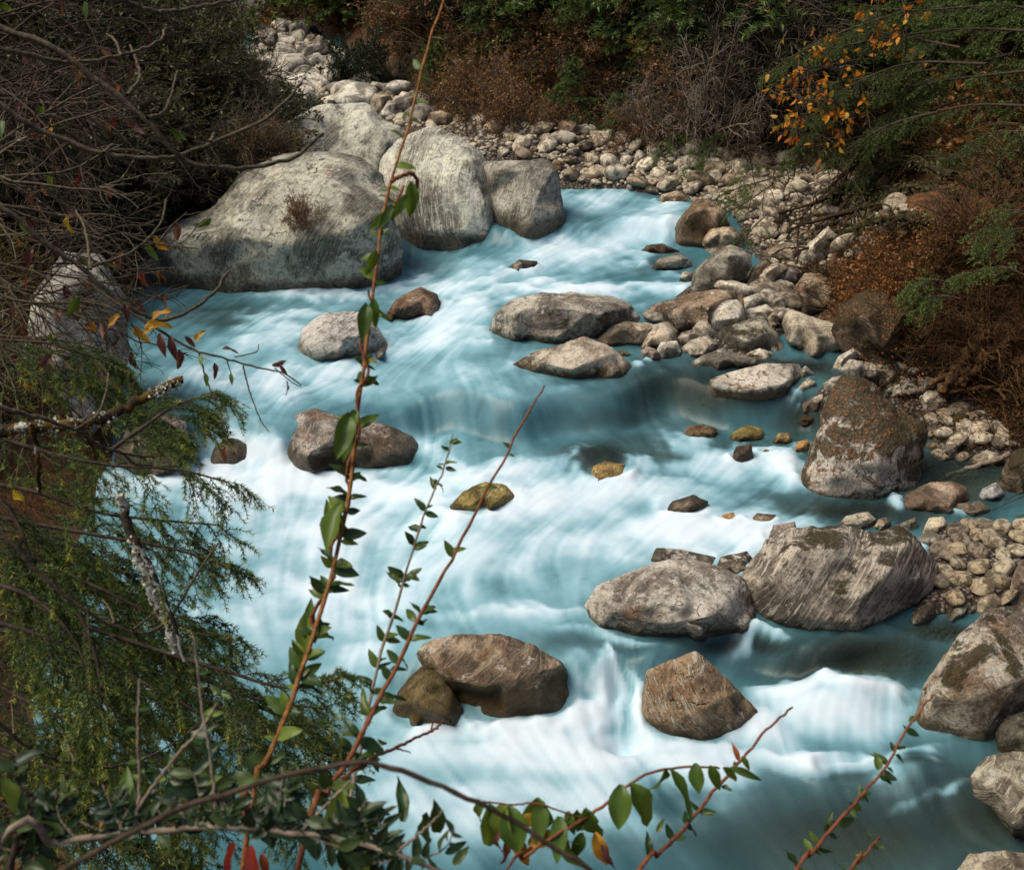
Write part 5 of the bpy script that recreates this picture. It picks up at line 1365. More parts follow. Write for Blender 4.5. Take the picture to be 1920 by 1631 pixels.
FILL = [  # region, templates, name, category, label, group, number, height range in m
    ([(480, -30), (760, -30), (760, 60), (700, 60), (640, 40), (560, 30), (490, 30)], T_FIR, 'conifer', 'tree', 'dark conifer in the shade above the stone field', 'dark conifers at the valley head', 8, 2.5, 5.0),
    ([(760, -30), (1500, -30), (1480, 120), (1200, 120), (1000, 80), (800, 60)], T_FIR, 'conifer', 'tree', 'dark green conifer on the steep hillside', 'conifers on the hillside', 26, 1.6, 3.4),
    ([(760, -30), (1520, -30), (1460, 250), (1250, 215), (1000, 100), (880, 110), (760, 100)], T_DRY, 'shrub', 'shrub', 'dry brown shrub on the steep hillside', 'brown shrubs on the hillside', 16, 0.9, 1.7),
    ([(850, -30), (1520, -30), (1460, 250), (1200, 180), (1000, 60), (880, 90)], T_DARK, 'shrub', 'shrub', 'dark leafy shrub on the steep hillside', 'leafy shrubs on the hillside', 10, 0.7, 1.4),
    ([(1500, -30), (1960, -30), (1960, 340), (1780, 250), (1560, 190), (1500, 160)], T_FIR, 'conifer_sapling', 'tree', 'dark young conifer in the deep shade behind the hemlock boughs', 'young conifers in the shade behind the hemlock', 22, 0.9, 1.9),
    ([(1300, 60), (1560, 60), (1560, 300), (1430, 280), (1320, 220)], T_BARE, 'bare_shrub', 'shrub', 'leafless twiggy shrub on the slope above the root tangle', 'leafless shrubs above the root tangle', 10, 1.0, 2.0),
    ([(-30, -30), (420, -30), (420, 120), (500, 230), (420, 320), (250, 420), (-30, 420)], T_OLIVE, 'shrub', 'shrub', 'olive-leaved shrub on the dark bank behind bare branches', 'olive shrubs on the dark bank', 44, 0.8, 1.7),
    ([(-30, -30), (420, -30), (480, 200), (420, 320), (250, 440), (-30, 500)], T_BARE_DARK, 'bare_shrub', 'shrub', 'tangled leafless shrub on the dark bank', 'leafless shrubs on the dark bank', 18, 0.9, 1.8),
    ([(1620, 420), (1960, 360), (1960, 800), (1840, 700), (1700, 560)], T_BARE_RUST, 'bare_shrub', 'shrub', 'dead twiggy shrub on the rusty bank', 'dead shrubs on the rusty bank', 6, 0.4, 0.8),
    ([(280, 330), (430, 330), (450, 420), (300, 440)], T_OLIVE, 'shrub', 'shrub', 'grey-green shrub spilling over the massive boulder', 'shrubs spilling over the massive boulder', 5, 0.7, 1.1),
]
SMARK = [(690, 120, 'the dark green round shrub'), (900, 180, 'the russet thicket'), (815, 110, 'the bright young conifer'), (1070, 160, 'the soft green conifer'), (1220, 200, 'the mossy hollow'), (1340, 120, 'the whitish leafless shrub'), (1560, 150, 'the autumn leaves'), (640, 20, 'the stone field top'), (980, 30, 'the top edge near the tall stem'), (1180, 40, 'the top edge over the hollow'),
         (1420, 40, 'the top edge before the autumn leaves'), (1700, 100, 'the upper hemlock boughs'), (1850, 60, 'the upper corner'), (1720, 300, 'the root tangle'), (1860, 300, 'the lower hemlock boughs'), (1500, 260, 'the root tangle rim'), (100, 60, 'the upper corner branches'), (280, 40, 'the short arched branch'), (100, 200, 'the long sweeping branch'), (300, 180, 'the fork of the long branch'), (420, 100, 'the stone field margin'), (450, 230, 'the reddish shrub'), (100, 350, 'the purplish thicket'), (300, 330, 'the massive boulder shoulder'), (1850, 500, 'the young fir on the bank'), (1750, 600, 'the undercut boulder'), (1880, 700, 'the slanting root')]


def shrub_label(lab, q, c):
    k = min(range(len(SMARK)), key=lambda i: math.hypot(SMARK[i][0] - c[0], 1.5 * (SMARK[i][1] - c[1])))
    m = SMARK[k]
    side = 'right of' if c[0] - m[0] > abs(c[1] - m[1]) else 'left of' if m[0] - c[0] > abs(c[1] - m[1]) else 'above' if c[1] < m[1] else 'below'
    head = ('tall ' if q > 0.66 else 'low ' if q < 0.33 else '') + ' '.join(lab.split()[:4 if lab.split()[2] in ('shrub', 'conifer') else 3])
    head = re.sub(r' (on|in|of|spilling|behind|above)$', '', head)
    ms_ = [m_[2] for m_ in sorted(SMARK, key=lambda m_: math.hypot(m_[0] - c[0], 1.5 * (m_[1] - c[1])))[:5]]
    tries = [f'{head} {side} {m[2]}'] + [f'{head} between {ms_[a_]} and {ms_[b_]}' for a_, b_ in ((0, 1), (0, 2), (1, 2), (0, 3), (1, 3))]
    tries = [t_ for t_ in tries if len(t_.split()) <= 16]
    lab_ = next((t_ for t_ in tries if t_ not in USED), tries[0])
    USED.add(lab_)
    return lab_


for reg, tl, nm, cat, lab, grp, n, h0, h1 in FILL:
    pa = np.array(reg, float); k = 0; placed = []
    while k < n:
        c = pa.min(0) + rgp.random(2) * (pa.max(0) - pa.min(0))
        if poly_sd(c[:1], c[1:], reg)[0] < 0:
            continue
        if placed and min(np.hypot(c[0] - q[0], (c[1] - q[1]) * 1.5) for q in placed) < 0.45 * math.sqrt((pa.max(0) - pa.min(0)).prod() / n):
            if rgp.random() < 0.97:
                continue
        placed.append(c); k += 1
        b_ = at_px(c[0], c[1])
        h = h0 + (h1 - h0) * rgp.random()
        place_template(tl[rgp.integers(len(tl))], nm, shrub_label(lab, (h - h0) / (h1 - h0), c), cat, b_ - UP * 0.1, h, h * (0.85 + 0.4 * rgp.random()), rgp.random() * 6.28, grp,
                       names=('branches', 'leaves') if tl is not T_FIR else ('trunk', 'crown'))


# ------------------------------------------------------------------ boughs with needles
def bough(br, nd, path, nside, ls, droop, sub, nlen, nwid, per, r0, rng, flat=0.75, tones=(0.2, 0.85), fwd=0.7, wood=True):
    p = smooth_path(path, 14)
    if wood:
        tubes(br, p[None], np.linspace(r0, r0 * 0.3, 14)[None], 5)
    a, _ = shoots(p[None], nside, 0.08, 1.0, 0.95, ls, rng, flat, droop, 0.08, 6, 0.55)
    b, _ = shoots(a, sub, 0.15, 1.0, 0.9, ls * 0.42, rng, flat, droop * 1.2, 0.08, 4, 0.5)
    tubes(br, a, np.linspace(r0 * 0.22, r0 * 0.08, 6)[None] * np.ones((len(a), 1)), 3)
    tubes(br, b, np.linspace(r0 * 0.10, r0 * 0.06, 4)[None] * np.ones((len(b), 1)), 3)
    q = p[None, 7:]
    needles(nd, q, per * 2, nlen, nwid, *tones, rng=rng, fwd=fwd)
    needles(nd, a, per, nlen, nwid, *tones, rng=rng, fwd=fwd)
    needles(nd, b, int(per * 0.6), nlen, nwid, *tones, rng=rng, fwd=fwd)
    return p


# hemlock on the right bank
rg = np.random.default_rng(301)
br, nd = MB(), MB()
hb = at_px(1860, 430)
HEM = [([(1960, 60), (1800, 55), (1640, 75), (1520, 100)], 2.6), ([(1960, 130), (1780, 150), (1620, 180), (1500, 225)], 2.2), ([(1960, 200), (1800, 200), (1640, 250), (1480, 285)], 2.0), ([(1960, 20), (1860, 10), (1720, 20), (1620, 10)], 2.8),
       ([(1850, 120), (1700, 120), (1580, 170), (1540, 210)], 2.6), ([(1900, 100), (1800, 130), (1720, 180), (1660, 230)], 1.8), ([(1700, 20), (1580, 60), (1480, 110), (1440, 140)], 2.0), ([(1820, 180), (1720, 220), (1650, 280), (1600, 340)], 1.7),
       ([(1700, 180), (1600, 190), (1520, 250), (1470, 300)], 2.0), ([(1960, 270), (1900, 250), (1840, 260), (1780, 300)], 1.5), ([(1760, 130), (1680, 140), (1600, 150), (1530, 170)], 2.4), ([(1760, 210), (1680, 230), (1620, 260), (1560, 300)], 2.2), ([(1800, 90), (1700, 70), (1620, 60), (1560, 80)], 2.6), ([(1780, 150), (1720, 160), (1680, 200), (1640, 280)], 2.0)]
for path, off in HEM:
    bough(br, nd, HD(path, off), 34, 0.50, 0.16, 7, 0.030, 0.009, 40, 0.022, rg, 0.35, tones=(0.35, 1.0))
tr_ = smooth_path([hb + np.array([1.2, 0.4, -1]), hb + np.array([0.9, 0.2, 1.5]), hb + np.array([1.0, 0.0, 4.5])], 10)
t_ = MB(); tubes(t_, tr_[None], np.linspace(0.20, 0.12, 10)[None], 10)
root = thing('hemlock_tree', 'dark hemlock reaching out from the steep bank with drooping feathery boughs', 'tree', hb)
obj('trunk', t_.mesh('trunk', M_BARK, True, hb), root)
obj('limbs', br.mesh('limbs', M_BARK, True, hb), root)
obj('crown', nd.mesh('crown', M_HEMLOCK, True, hb), root)
# small fir sprays leaning over the stones
for lab, paths, base in (
    ('light green fir sapling leaning over the white-capped brown boulder', [[(1470, 330), (1410, 345), (1370, 360), (1345, 395)], [(1450, 345), (1390, 385), (1340, 410), (1300, 435)], [(1440, 400), (1400, 440), (1370, 480), (1350, 490)], [(1460, 320), (1420, 310), (1390, 340), (1380, 380)]], (1480, 350)),
    ('thin fir sapling drooping in front of the far gravel', [[(1330, 225), (1290, 240), (1250, 270), (1235, 300)], [(1360, 240), (1320, 265), (1300, 300), (1280, 330)], [(1380, 250), (1350, 250), (1330, 275), (1325, 310)]], (1390, 260)),
    ('young fir sprouting from the rusty bank', [[(1940, 400), (1890, 395), (1850, 420), (1830, 445)], [(1940, 430), (1900, 430), (1870, 450), (1840, 480)], [(1930, 520), (1880, 500), (1830, 510), (1790, 520)]], (1935, 470)),
    ('low fir shoot on the rusty bank above the undercut boulder', [[(1780, 530), (1750, 525), (1720, 535), (1700, 555)], [(1800, 560), (1770, 555), (1740, 560), (1725, 580)]], (1800, 560))):
    br, nd = MB(), MB()
    hb = at_px(*base)
    for pth in paths:
        bough(br, nd, HD(pth, 0.9), 22, 0.36, 0.12, 5, 0.026, 0.008, 30, 0.010, rg, tones=(0.45, 1.0))
    root = thing('fir_sapling', lab, 'tree', hb)
    obj('limbs', br.mesh('limbs', M_BARK, True, hb), root)
    obj('crown', nd.mesh('crown', M_HEMLOCK, True, hb), root)

# tangle of hanging roots and mossy limbs under the hemlock
rg = np.random.default_rng(310)
rt, fine, ms = MB(), MB(), MB()
hb = at_px(1720, 400)
RPTH = [[(1780, 300), (1660, 275), (1580, 330), (1500, 410)], [(1790, 330), (1690, 300), (1620, 340), (1540, 440)], [(1780, 400), (1680, 380), (1580, 400), (1480, 430)], [(1760, 420), (1660, 410), (1560, 450), (1500, 470)],
        [(1740, 250), (1650, 250), (1600, 300), (1570, 380)], [(1720, 300), (1640, 330), (1600, 380), (1580, 440)], [(1700, 360), (1600, 350), (1530, 380), (1460, 400)], [(1800, 370), (1700, 350), (1640, 390), (1600, 450)]]
lines = []
for pth in RPTH:
    p = smooth_path(HD(pth, [0.3, 0.8, 0.9, 0.6]), 16)
    lines.append(p)
    tubes(rt, p[None], (np.linspace(0.055, 0.016, 16) * (1 + 0.3 * rg.normal(size=16)))[None], 6)
a, _ = shoots(np.array(lines), 15, 0.05, 1.0, 1.0, 0.8, rg, None, 0.30, 0.20, 8, 0.3)
b, _ = shoots(a, 3, 0.2, 1.0, 1.0, 0.38, rg, None, 0.25, 0.22, 6, 0.3)
tubes(fine, a, np.linspace(0.014, 0.005, 8)[None] * np.ones((len(a), 1)), 4)
tubes(fine, b, np.linspace(0.006, 0.0025, 6)[None] * np.ones((len(b), 1)), 3)
pm, tm = along(np.array(lines), rg.random((len(lines), 700)) * 0.6)
cards(ms, pm.reshape(-1, 3) + rg.normal(size=(pm.size // 3, 3)) * 0.05, rg.normal(size=(pm.size // 3, 3)) - UP * 0.4, 0.03 + 0.05 * rg.random(pm.size // 3), 0.5, 0.4 + 0.4 * rg.random(pm.size // 3), rg)
root = thing('root_tangle', 'tangle of dark mossy roots hanging from the undercut slope over pale stones', 'roots', hb)
obj('root', rt.mesh('root', M_ROOT_DARK, True, hb), root)
obj('rootlets', fine.mesh('rootlets', M_ROOT_DARK, True, hb), root, kind='stuff')
obj('moss', ms.mesh('moss', M_OLIVE, True, hb), root, kind='stuff')
# orange-leaved shrub
rg = np.random.default_rng(320)
br = MB()
hb = at_px(1640, 300)
L = []
for pth in ([(1640, 320), (1600, 200), (1560, 120), (1520, 60)], [(1650, 300), (1640, 160), (1640, 60), (1650, -10)], [(1640, 300), (1580, 240), (1530, 210), (1490, 230)], [(1650, 310), (1600, 230), (1560, 190), (1500, 190)], [(1660, 300), (1690, 150), (1700, 60), (1690, -10)], [(1645, 305), (1580, 210), (1540, 150), (1510, 130)]):
    L.append(smooth_path(HD(pth, [0.4, 2.0, 2.9, 3.1]), 12))
L = np.array(L)
tubes(br, L, np.linspace(0.02, 0.006, 12)[None] * np.ones((len(L), 1)), 5)
a, _ = shoots(L, 16, 0.30, 1.0, 0.9, 0.85, rg, None, 0.12, 0.15, 6, 0.3)
tubes(br, a, np.linspace(0.006, 0.003, 6)[None] * np.ones((len(a), 1)), 3)
root = thing('autumn_shrub', 'shrub with glowing orange and yellow autumn leaves against the dark hemlock', 'shrub', hb)
obj('branches', br.mesh('branches', M_BARK, True, hb), root)
LO = [leaf_mesh('leaf', M_LEAF_ORANGE, 0.5, 0.2 * i, 0.2) for i in range(3)] + [leaf_mesh('leaf', M_LEAF_YELLOW, 0.5, 0.25, 0.2)]
t = 0.25 + 0.75 * rg.random((len(a), 6))
p, tn = along(a, t)
p = p.reshape(-1, 3); tn = tn.reshape(-1, 3)
for i in rg.permutation(len(p))[:298]:
    place_leaf(LO[rg.integers(4)], root, p[i], tn[i] * 0.5 + perp(tn[i][None], rg)[0] - UP * 0.6, 0.085 + 0.05 * rg.random(), -CF + 0.8 * rg.normal(size=3))

# driftwood and exposed roots on the gravel bar
def wood(name, label, paths, r0, r1, mat, cat, parts=None, off=0.04, knob=0.25):
    P3 = [HD(p_, off) for p_ in paths]
    org = P3[0][0]
    mbs = [MB() for _ in P3]
    for i, (m_, p_) in enumerate(zip(mbs, P3)):
        tube1(m_, p_, r0 if i == 0 else r0 * 0.55, r1 if i == 0 else r1 * 0.55, 8, 18, knob, seed=i)
    if len(P3) == 1:
        obj(name, mbs[0].mesh(name, mat, True, org), None, org, label=label, category=cat)
    else:
        root = thing(name, label, cat, org)
        for i, m_ in enumerate(mbs):
            obj((parts or 'branch') if i else 'stem', m_.mesh('stem', mat, True, org), root)


wood('driftwood_stick', 'bleached driftwood stick lying from the mossy boulder into the shaded pool', [[(1774, 892), (1830, 874), (1895, 852)]], 0.022, 0.030, M_BARK_PALE, 'driftwood', off=0.12)
wood('driftwood_log', 'pale driftwood log half buried in the leaf-strewn gravel', [[(1690, 738), (1715, 732), (1740, 726)]], 0.035, 0.03, M_BARK_PALE, 'driftwood', off=0.08)
wood('driftwood_branch', 'long curved driftwood branch under the exposed roots', [[(1780, 735), (1837, 727), (1870, 730), (1888, 752)], [(1870, 730), (1895, 735), (1910, 760)]], 0.030, 0.016, M_ROOT, 'driftwood', off=0.10)
wood('exposed_root', 'thick slanting root coming out of the rusty bank onto the gravel', [[(1768, 733), (1793, 692), (1820, 655), (1850, 620)], [(1790, 722), (1813, 705), (1836, 690), (1850, 660)], [(1806, 724), (1816, 705), (1835, 692)], [(1740, 720), (1775, 705), (1815, 695)]], 0.055, 0.085, M_ROOT, 'roots', 'root', off=0.16)
wood('driftwood_twig', 'short pale stick lying against the pale faceted rock', [[(1298, 556), (1315, 570), (1332, 583)], [(1316, 572), (1312, 578)]], 0.022, 0.02, M_BARK_PALE, 'driftwood', off=0.75)
wood('driftwood_stump', 'splintered stump with reddish broken wood under the dark hemlock', [[(1700, 440), (1690, 425), (1655, 402)], [(1690, 440), (1715, 415), (1720, 390)], [(1672, 436), (1662, 410), (1668, 392)]], 0.09, 0.03, M_ROOT, 'driftwood', off=0.3)
M_LEAF_DEEP = leaf_material('deep_green_leaf', [(0.0, (0.010, 0.024, 0.010)), (0.6, (0.026, 0.050, 0.020)), (1.0, (0.06, 0.085, 0.025))], 0.2, 0.35, True)
# ------------------------------------------------------------------ the near plants
rg = np.random.default_rng(401)
LG = [leaf_mesh('leaf', M_PAINT_G, 0.45, 0.15 + 0.12 * i, 0.2) for i in range(3)]
LGB = [leaf_mesh('leaf', M_PAINT_G, 0.55, 0.25 + 0.2 * i, 0.45, 0.15, 0.05) for i in range(2)]
LGD = [leaf_mesh('leaf', M_LEAF_DK, (0.50, 0.40, 0.58, 0.46, 0.36)[i], (0.05, 0.45, 0.2, -0.2, 0.6)[i], 0.15 + 0.08 * i, 0.0, 0.02 + 0.015 * i) for i in range(5)]
LGV = [leaf_mesh('leaf', M_LEAF_DEEP, 0.46, 0.10 + 0.1 * i, 0.25) for i in range(3)]
LRD = [leaf_mesh('leaf', M_LEAF_RED, 0.42, 0.2 + 0.2 * i, 0.3) for i in range(2)]
LPU = [leaf_mesh('leaf', M_LEAF_PURPLE, 0.45, 0.3 + 0.3 * i, 0.4, 0.1, 0.06) for i in range(2)]
LOC = [leaf_mesh('leaf', M_LEAF_YELLOW, 0.50, 0.4, 0.4, 0.1, 0.08)]


def pxl(pts, d0, d1):
    """path through photo positions at a distance that runs from d0 to d1"""
    a_ = np.array(pts, float)
    return PD(a_[:, 0], a_[:, 1], np.linspace(d0, d1, len(a_)))


def to_ground(p0, p1):
    """a foot for a stem that leaves the frame: it runs on the way it came until it meets the bank"""
    d = unit(unit(p0 - p1) + np.array([0, 0.10, -0.35]))
    q = p0.copy()
    for _ in range(60):
        q = q + d * 0.04
        d = unit(d + np.array([0, 0.01, -0.05]))
        if q[2] <= gz(q[0], q[1]):
            break
    return q


def near_plant(name, label, cat, stems, leaves, bark, foot=True, vine=None, group=None):
    """stems: (px path, d0, d1, r0 px, r1 px); leaves: list of (px, py, dx, dy, length px, mesh list, depth, width)"""
    P3 = []
    for (pts, d0, d1, r0, r1) in stems:
        p = pxl(pts, d0, d1)
        P3.append((p, r0 * d0 / FPX, r1 * d1 / FPX))
    base = to_ground(P3[0][0][0], P3[0][0][1]) if foot else P3[0][0][0]
    root = thing(name, label, cat, base, group)
    for i, (p, r0, r1) in enumerate(P3):
        mb = MB()
        if i == 0 and foot:
            p = np.concatenate([[base], p])
        tube1(mb, p, r0, r1, 7, 40, 0.16, seed=i + len(label))
        obj('stem' if i == 0 else 'twig', mb.mesh('stem', bark, True, base), root)
    if vine is not None:
        mb = MB()
        for (pts, d0, d1, r0, r1) in vine:
            p = pxl(pts, d0, d1)
            tube1(mb, p, r0 * d0 / FPX, r1 * d1 / FPX, 6, 60, 0.1)
        obj('vine', mb.mesh('vine', M_BARK_RED, True, base), root)
    for (x, y, dx, dy, ln, ml, d, wd) in leaves:
        pos = PD(x, y, d)
        dr = dx * CR - dy * CU + CF * rg.normal() * 0.35 * math.hypot(dx, dy)
        nm = -CF * 0.7 + UP * 0.6 + 0.45 * rg.normal(size=3)
        place_leaf(ml[rg.integers(len(ml))], root, pos, dr, ln * d / FPX * 1.1, nm, 'leaf', wd)
    return root


def whorls(pts, d0, d1, y_from, y_to, step, ln0, ln1, ml, per=3, spread=1.0, wd=1.0, jit=6):
    """clusters of leaves up a stem, measured in photo pixels"""
    p = smooth_path(np.array([(x, y, 0) for x, y in pts]), 200)
    out = []
    seg = np.concatenate([[0], np.cumsum(np.hypot(np.diff(p[:, 0]), np.diff(p[:, 1])))])
    s = 0
    while s < seg[-1]:
        i = int(np.argmin(abs(seg - s)))
        x, y = p[i, :2]
        s += step * (0.45 + 1.1 * rg.random())
        if not (min(y_from, y_to) <= y <= max(y_from, y_to)):
            continue
        f = (y - y_from) / (y_to - y_from + 1e-9)
        d = d0 + (d1 - d0) * seg[i] / seg[-1]
        tx, ty = p[min(i + 1, 199), :2] - p[max(i - 1, 0), :2]
        tl = math.hypot(tx, ty) + 1e-6
        tx, ty = tx / tl, ty / tl
        sd = 1 if rg.random() > 0.5 else -1
        for k in range(per if rg.random() > 0.3 else per - 1):
            sgn = sd * (1 if k % 2 == 0 else -1)
            a_ = math.radians(35 + 60 * rg.random()) * spread
            dx = tx * math.cos(a_) - sgn * ty * math.sin(a_); dy = ty * math.cos(a_) + sgn * tx * math.sin(a_)
            out.append((x + rg.normal() * 2, y + rg.normal() * jit, dx, dy, (ln0 + (ln1 - ln0) * f) * (0.5 + 0.75 * rg.random()), ml, d, wd))
    return out


# tall orange stem with a vine round it
S1 = [(470, 1520), (500, 1430), (545, 1320), (580, 1210), (612, 1110), (640, 1000), (660, 890), (672, 770), (685, 660), (703, 530), (716, 420), (735, 340), (762, 250), (785, 160), (805, 80), (832, 5), (838, -20)]
VN = [[(600, 1190), (583, 1160), (605, 1120), (628, 1075), (620, 1030), (640, 990), (655, 930), (650, 880), (672, 820), (668, 740), (690, 700), (676, 640), (700, 590), (690, 545)], [(735, 340), (770, 325), (782, 345), (775, 385), (765, 350)], [(712, 440), (722, 400), (740, 385), (757, 350)]]
lv = whorls(S1, 1.9, 2.5, 1480, 640, 46, 46, 34, LGD + LG[:2], 4)
lv += whorls(S1, 1.9, 2.5, 640, 10, 52, 34, 22, LG, 2)
for (x, y, dx, dy, ln) in ((625, 1010, -5, -62, 70), (640, 945, -25, 70, 88), (632, 950, 6, 66, 80), (590, 1205, -12, -60, 70), (598, 1160, 8, 60, 78), (575, 1150, 0, 68, 76), (668, 770, -28, 78, 92), (655, 775, -14, 75, 82), (688, 570, -6, 80, 62), (700, 560, 5, 70, 52), (735, 385, -20, 40, 46), (770, 340, 0, 60, 62), (762, 365, -14, 30, 50), (722, 400, -26, 26, 44), (705, 470, -20, 40, 55)):
    lv.append((x, y, dx, dy, ln, LGB if ln > 60 else LG, 2.1, 0.75))
lv += [(690, 675, 22, 2, 16, LOC, 2.2, 1.0)]
near_plant('thorny_stem', 'tall orange-brown stem twined by a vine, rising the full height of the view', 'plant', [(S1, 1.9, 2.5, 5.4, 2.0)], lv, M_BARK_ORANGE, True, [(v, 2.07 + 0.12 * i, 2.2 + 0.12 * i, 4, 2.5) for i, v in enumerate(VN)])
S2 = [(640, 1640), (650, 1540), (668, 1440), (690, 1340), (712, 1230), (742, 1140), (765, 1060), (790, 980), (815, 920), (835, 870), (850, 815)]
near_plant('leafy_stem', 'thin pale upright stem with small paired oval leaves beside the reddish stem', 'plant', [(S2, 1.9, 2.3, 4.5, 1.4)], whorls(S2, 1.9, 2.3, 1560, 840, 42, 40, 20, LGD + LG, 4), M_BARK_PALE)
S3 = [(575, 1560), (610, 1490), (660, 1410), (705, 1320), (745, 1245), (790, 1150), (835, 1070), (868, 1010), (905, 935), (940, 870), (975, 800), (1000, 760), (1020, 725)]
near_plant('leafy_stem', 'reddish leaning stem with few leaves and a bare pointed tip over the foam', 'plant', [(S3, 1.8, 2.4, 6.0, 1.6)], whorls(S3, 1.8, 2.4, 1540, 1140, 44, 46, 34, LGD, 3) + whorls(S3, 1.8, 2.4, 1100, 780, 90, 30, 14, LG, 2), M_BARK_RED)
S4 = [(1180, 1660), (1235, 1600), (1290, 1545), (1340, 1480), (1390, 1425), (1440, 1365), (1487, 1325)]
near_plant('leafy_stem', 'reddish twig crossing a vine of folded leaves at the bottom of the view', 'plant', [(S4, 1.9, 2.2, 5.0, 2.0)], whorls(S4, 1.9, 2.2, 1640, 1420, 60, 34, 26, LGD, 2) + [(1385, 1425, -8, -26, 30, LRD, 2.0, 0.8), (1390, 1418, 20, 26, 30, LG, 2.0, 0.8), (1232, 1560, 10, -18, 26, LGD, 1.9, 1)], M_BARK_RED)
S5 = [(1475, 1660), (1520, 1600), (1575, 1535), (1625, 1480), (1665, 1430), (1695, 1375), (1735, 1320), (1752, 1300)]
near_plant('leafy_stem', 'slender stem with tiny round leaves in front of the dark corner water', 'plant', [(S5, 1.9, 2.2, 4.2, 1.6)], whorls(S5, 1.9, 2.2, 1640, 1360, 34, 32, 22, LGD + LG[:1], 3), M_BARK_RED)
S6 = [(1575, 1660), (1610, 1615), (1640, 1580), (1650, 1568)]
near_plant('leafy_stem', 'short sprig at the bottom edge below the slender stem with round leaves', 'plant', [(S6, 1.85, 1.95, 3.5, 1.8)], whorls(S6, 1.85, 1.95, 1650, 1570, 26, 24, 20, LGD, 2), M_BARK_RED)
# vine of folded heart-shaped leaves
S7 = [(930, 1660), (980, 1610), (1040, 1565), (1085, 1540), (1135, 1508), (1170, 1478), (1215, 1450), (1260, 1440), (1310, 1437), (1350, 1440)]
lv = []
for (x, y, dx, dy, ln, m_, wd) in ((905, 1505, -28, 60, 74, LG, .7), (915, 1508, 10, 72, 96, LGB, 1.0), (945, 1506, -10, 60, 70, LGB, 1.1), (955, 1510, 14, 70, 80, LGB, 1.1), (1005, 1495, 6, 74, 92, LGB, 1.1), (1015, 1500, -6, 60, 76, LG, .9), (1065, 1520, 6, 34, 44, LG, 1), (1080, 1518, -8, 52, 66, LGB, 1.0), (1095, 1515, 10, 60, 76, LGB, 1.0),
                            (1105, 1520, 16, 50, 64, LGB, .9), (1050, 1530, -6, 60, 76, LG, .9), (1165, 1470, -6, 56, 74, LGB, 1.0), (1180, 1468, 40, 70, 96, LGB, .8), (1245, 1440, -4, 44, 54, LGB, 1.0), (1255, 1440, 44, 62, 92, LG, .7), (1305, 1430, 0, 40, 50, LGB, 1.0), (1330, 1435, 20, 40, 56, LG, .8), (1355, 1440, 50, 34, 62, LG, .6), (1370, 1438, 60, 22, 62, LG, .5),
                            (1115, 1560, 20, 55, 68, LOC, .8), (980, 1530, 40, 14, 50, LOC, .9), (960, 1570, 30, 40, 56, LOC, .9), (990, 1580, 44, -16, 58, LOC, 1.0), (935, 1560, -10, 40, 48, LPU, .7), (945, 1575, 10, 50, 56, LPU, .6), (1040, 1560, 30, 26, 50, LG, 1.0), (1060, 1570, 20, 56, 66, LGB, .9), (1090, 1560, -10, 50, 60, LG, .9), (1130, 1580, 10, 40, 50, LPU, .6), (1025, 1560, -30, 40, 50, LOC, .8)):
    lv.append((x, y, dx, dy, ln, m_, 1.9, wd))
near_plant('climbing_vine', 'vine hung with pairs of folded green leaves and a few ochre ones at the bottom', 'plant', [(S7, 1.85, 2.0, 4.0, 2.0), ([(905, 1502), (960, 1508), (1005, 1505), (1050, 1520), (1085, 1530)], 1.88, 1.9, 2.0, 1.6)], lv, M_BARK_RED)
# blurred arching vine close to the lens
near_plant('bare_vine', 'bare brown vine arching close to the camera across the bottom', 'plant', [([(60, 1665), (190, 1590), (330, 1520), (480, 1470), (600, 1440), (680, 1428), (760, 1448), (850, 1484), (930, 1520), (1020, 1575), (1120, 1640), (1140, 1665)], 1.25, 1.35, 5.6, 5.0)], [], M_BARK, False)
near_plant('bare_twig', 'thorny brown twig with a bud pointing at the mossy olive boulder', 'plant', [([(640, 1460), (690, 1425), (735, 1405), (775, 1385), (810, 1370), (832, 1352)], 1.9, 2.1, 4, 2.2), ([(808, 1372), (812, 1350)], 2.08, 2.1, 2, 1.5), ([(740, 1402), (770, 1410)], 2.0, 2.0, 2, 1)], [(725, 1395, -14, -10, 22, LG, 2.0, 1), (700, 1420, 6, 22, 26, LGD, 2.0, 1)], M_BARK_RED, False)
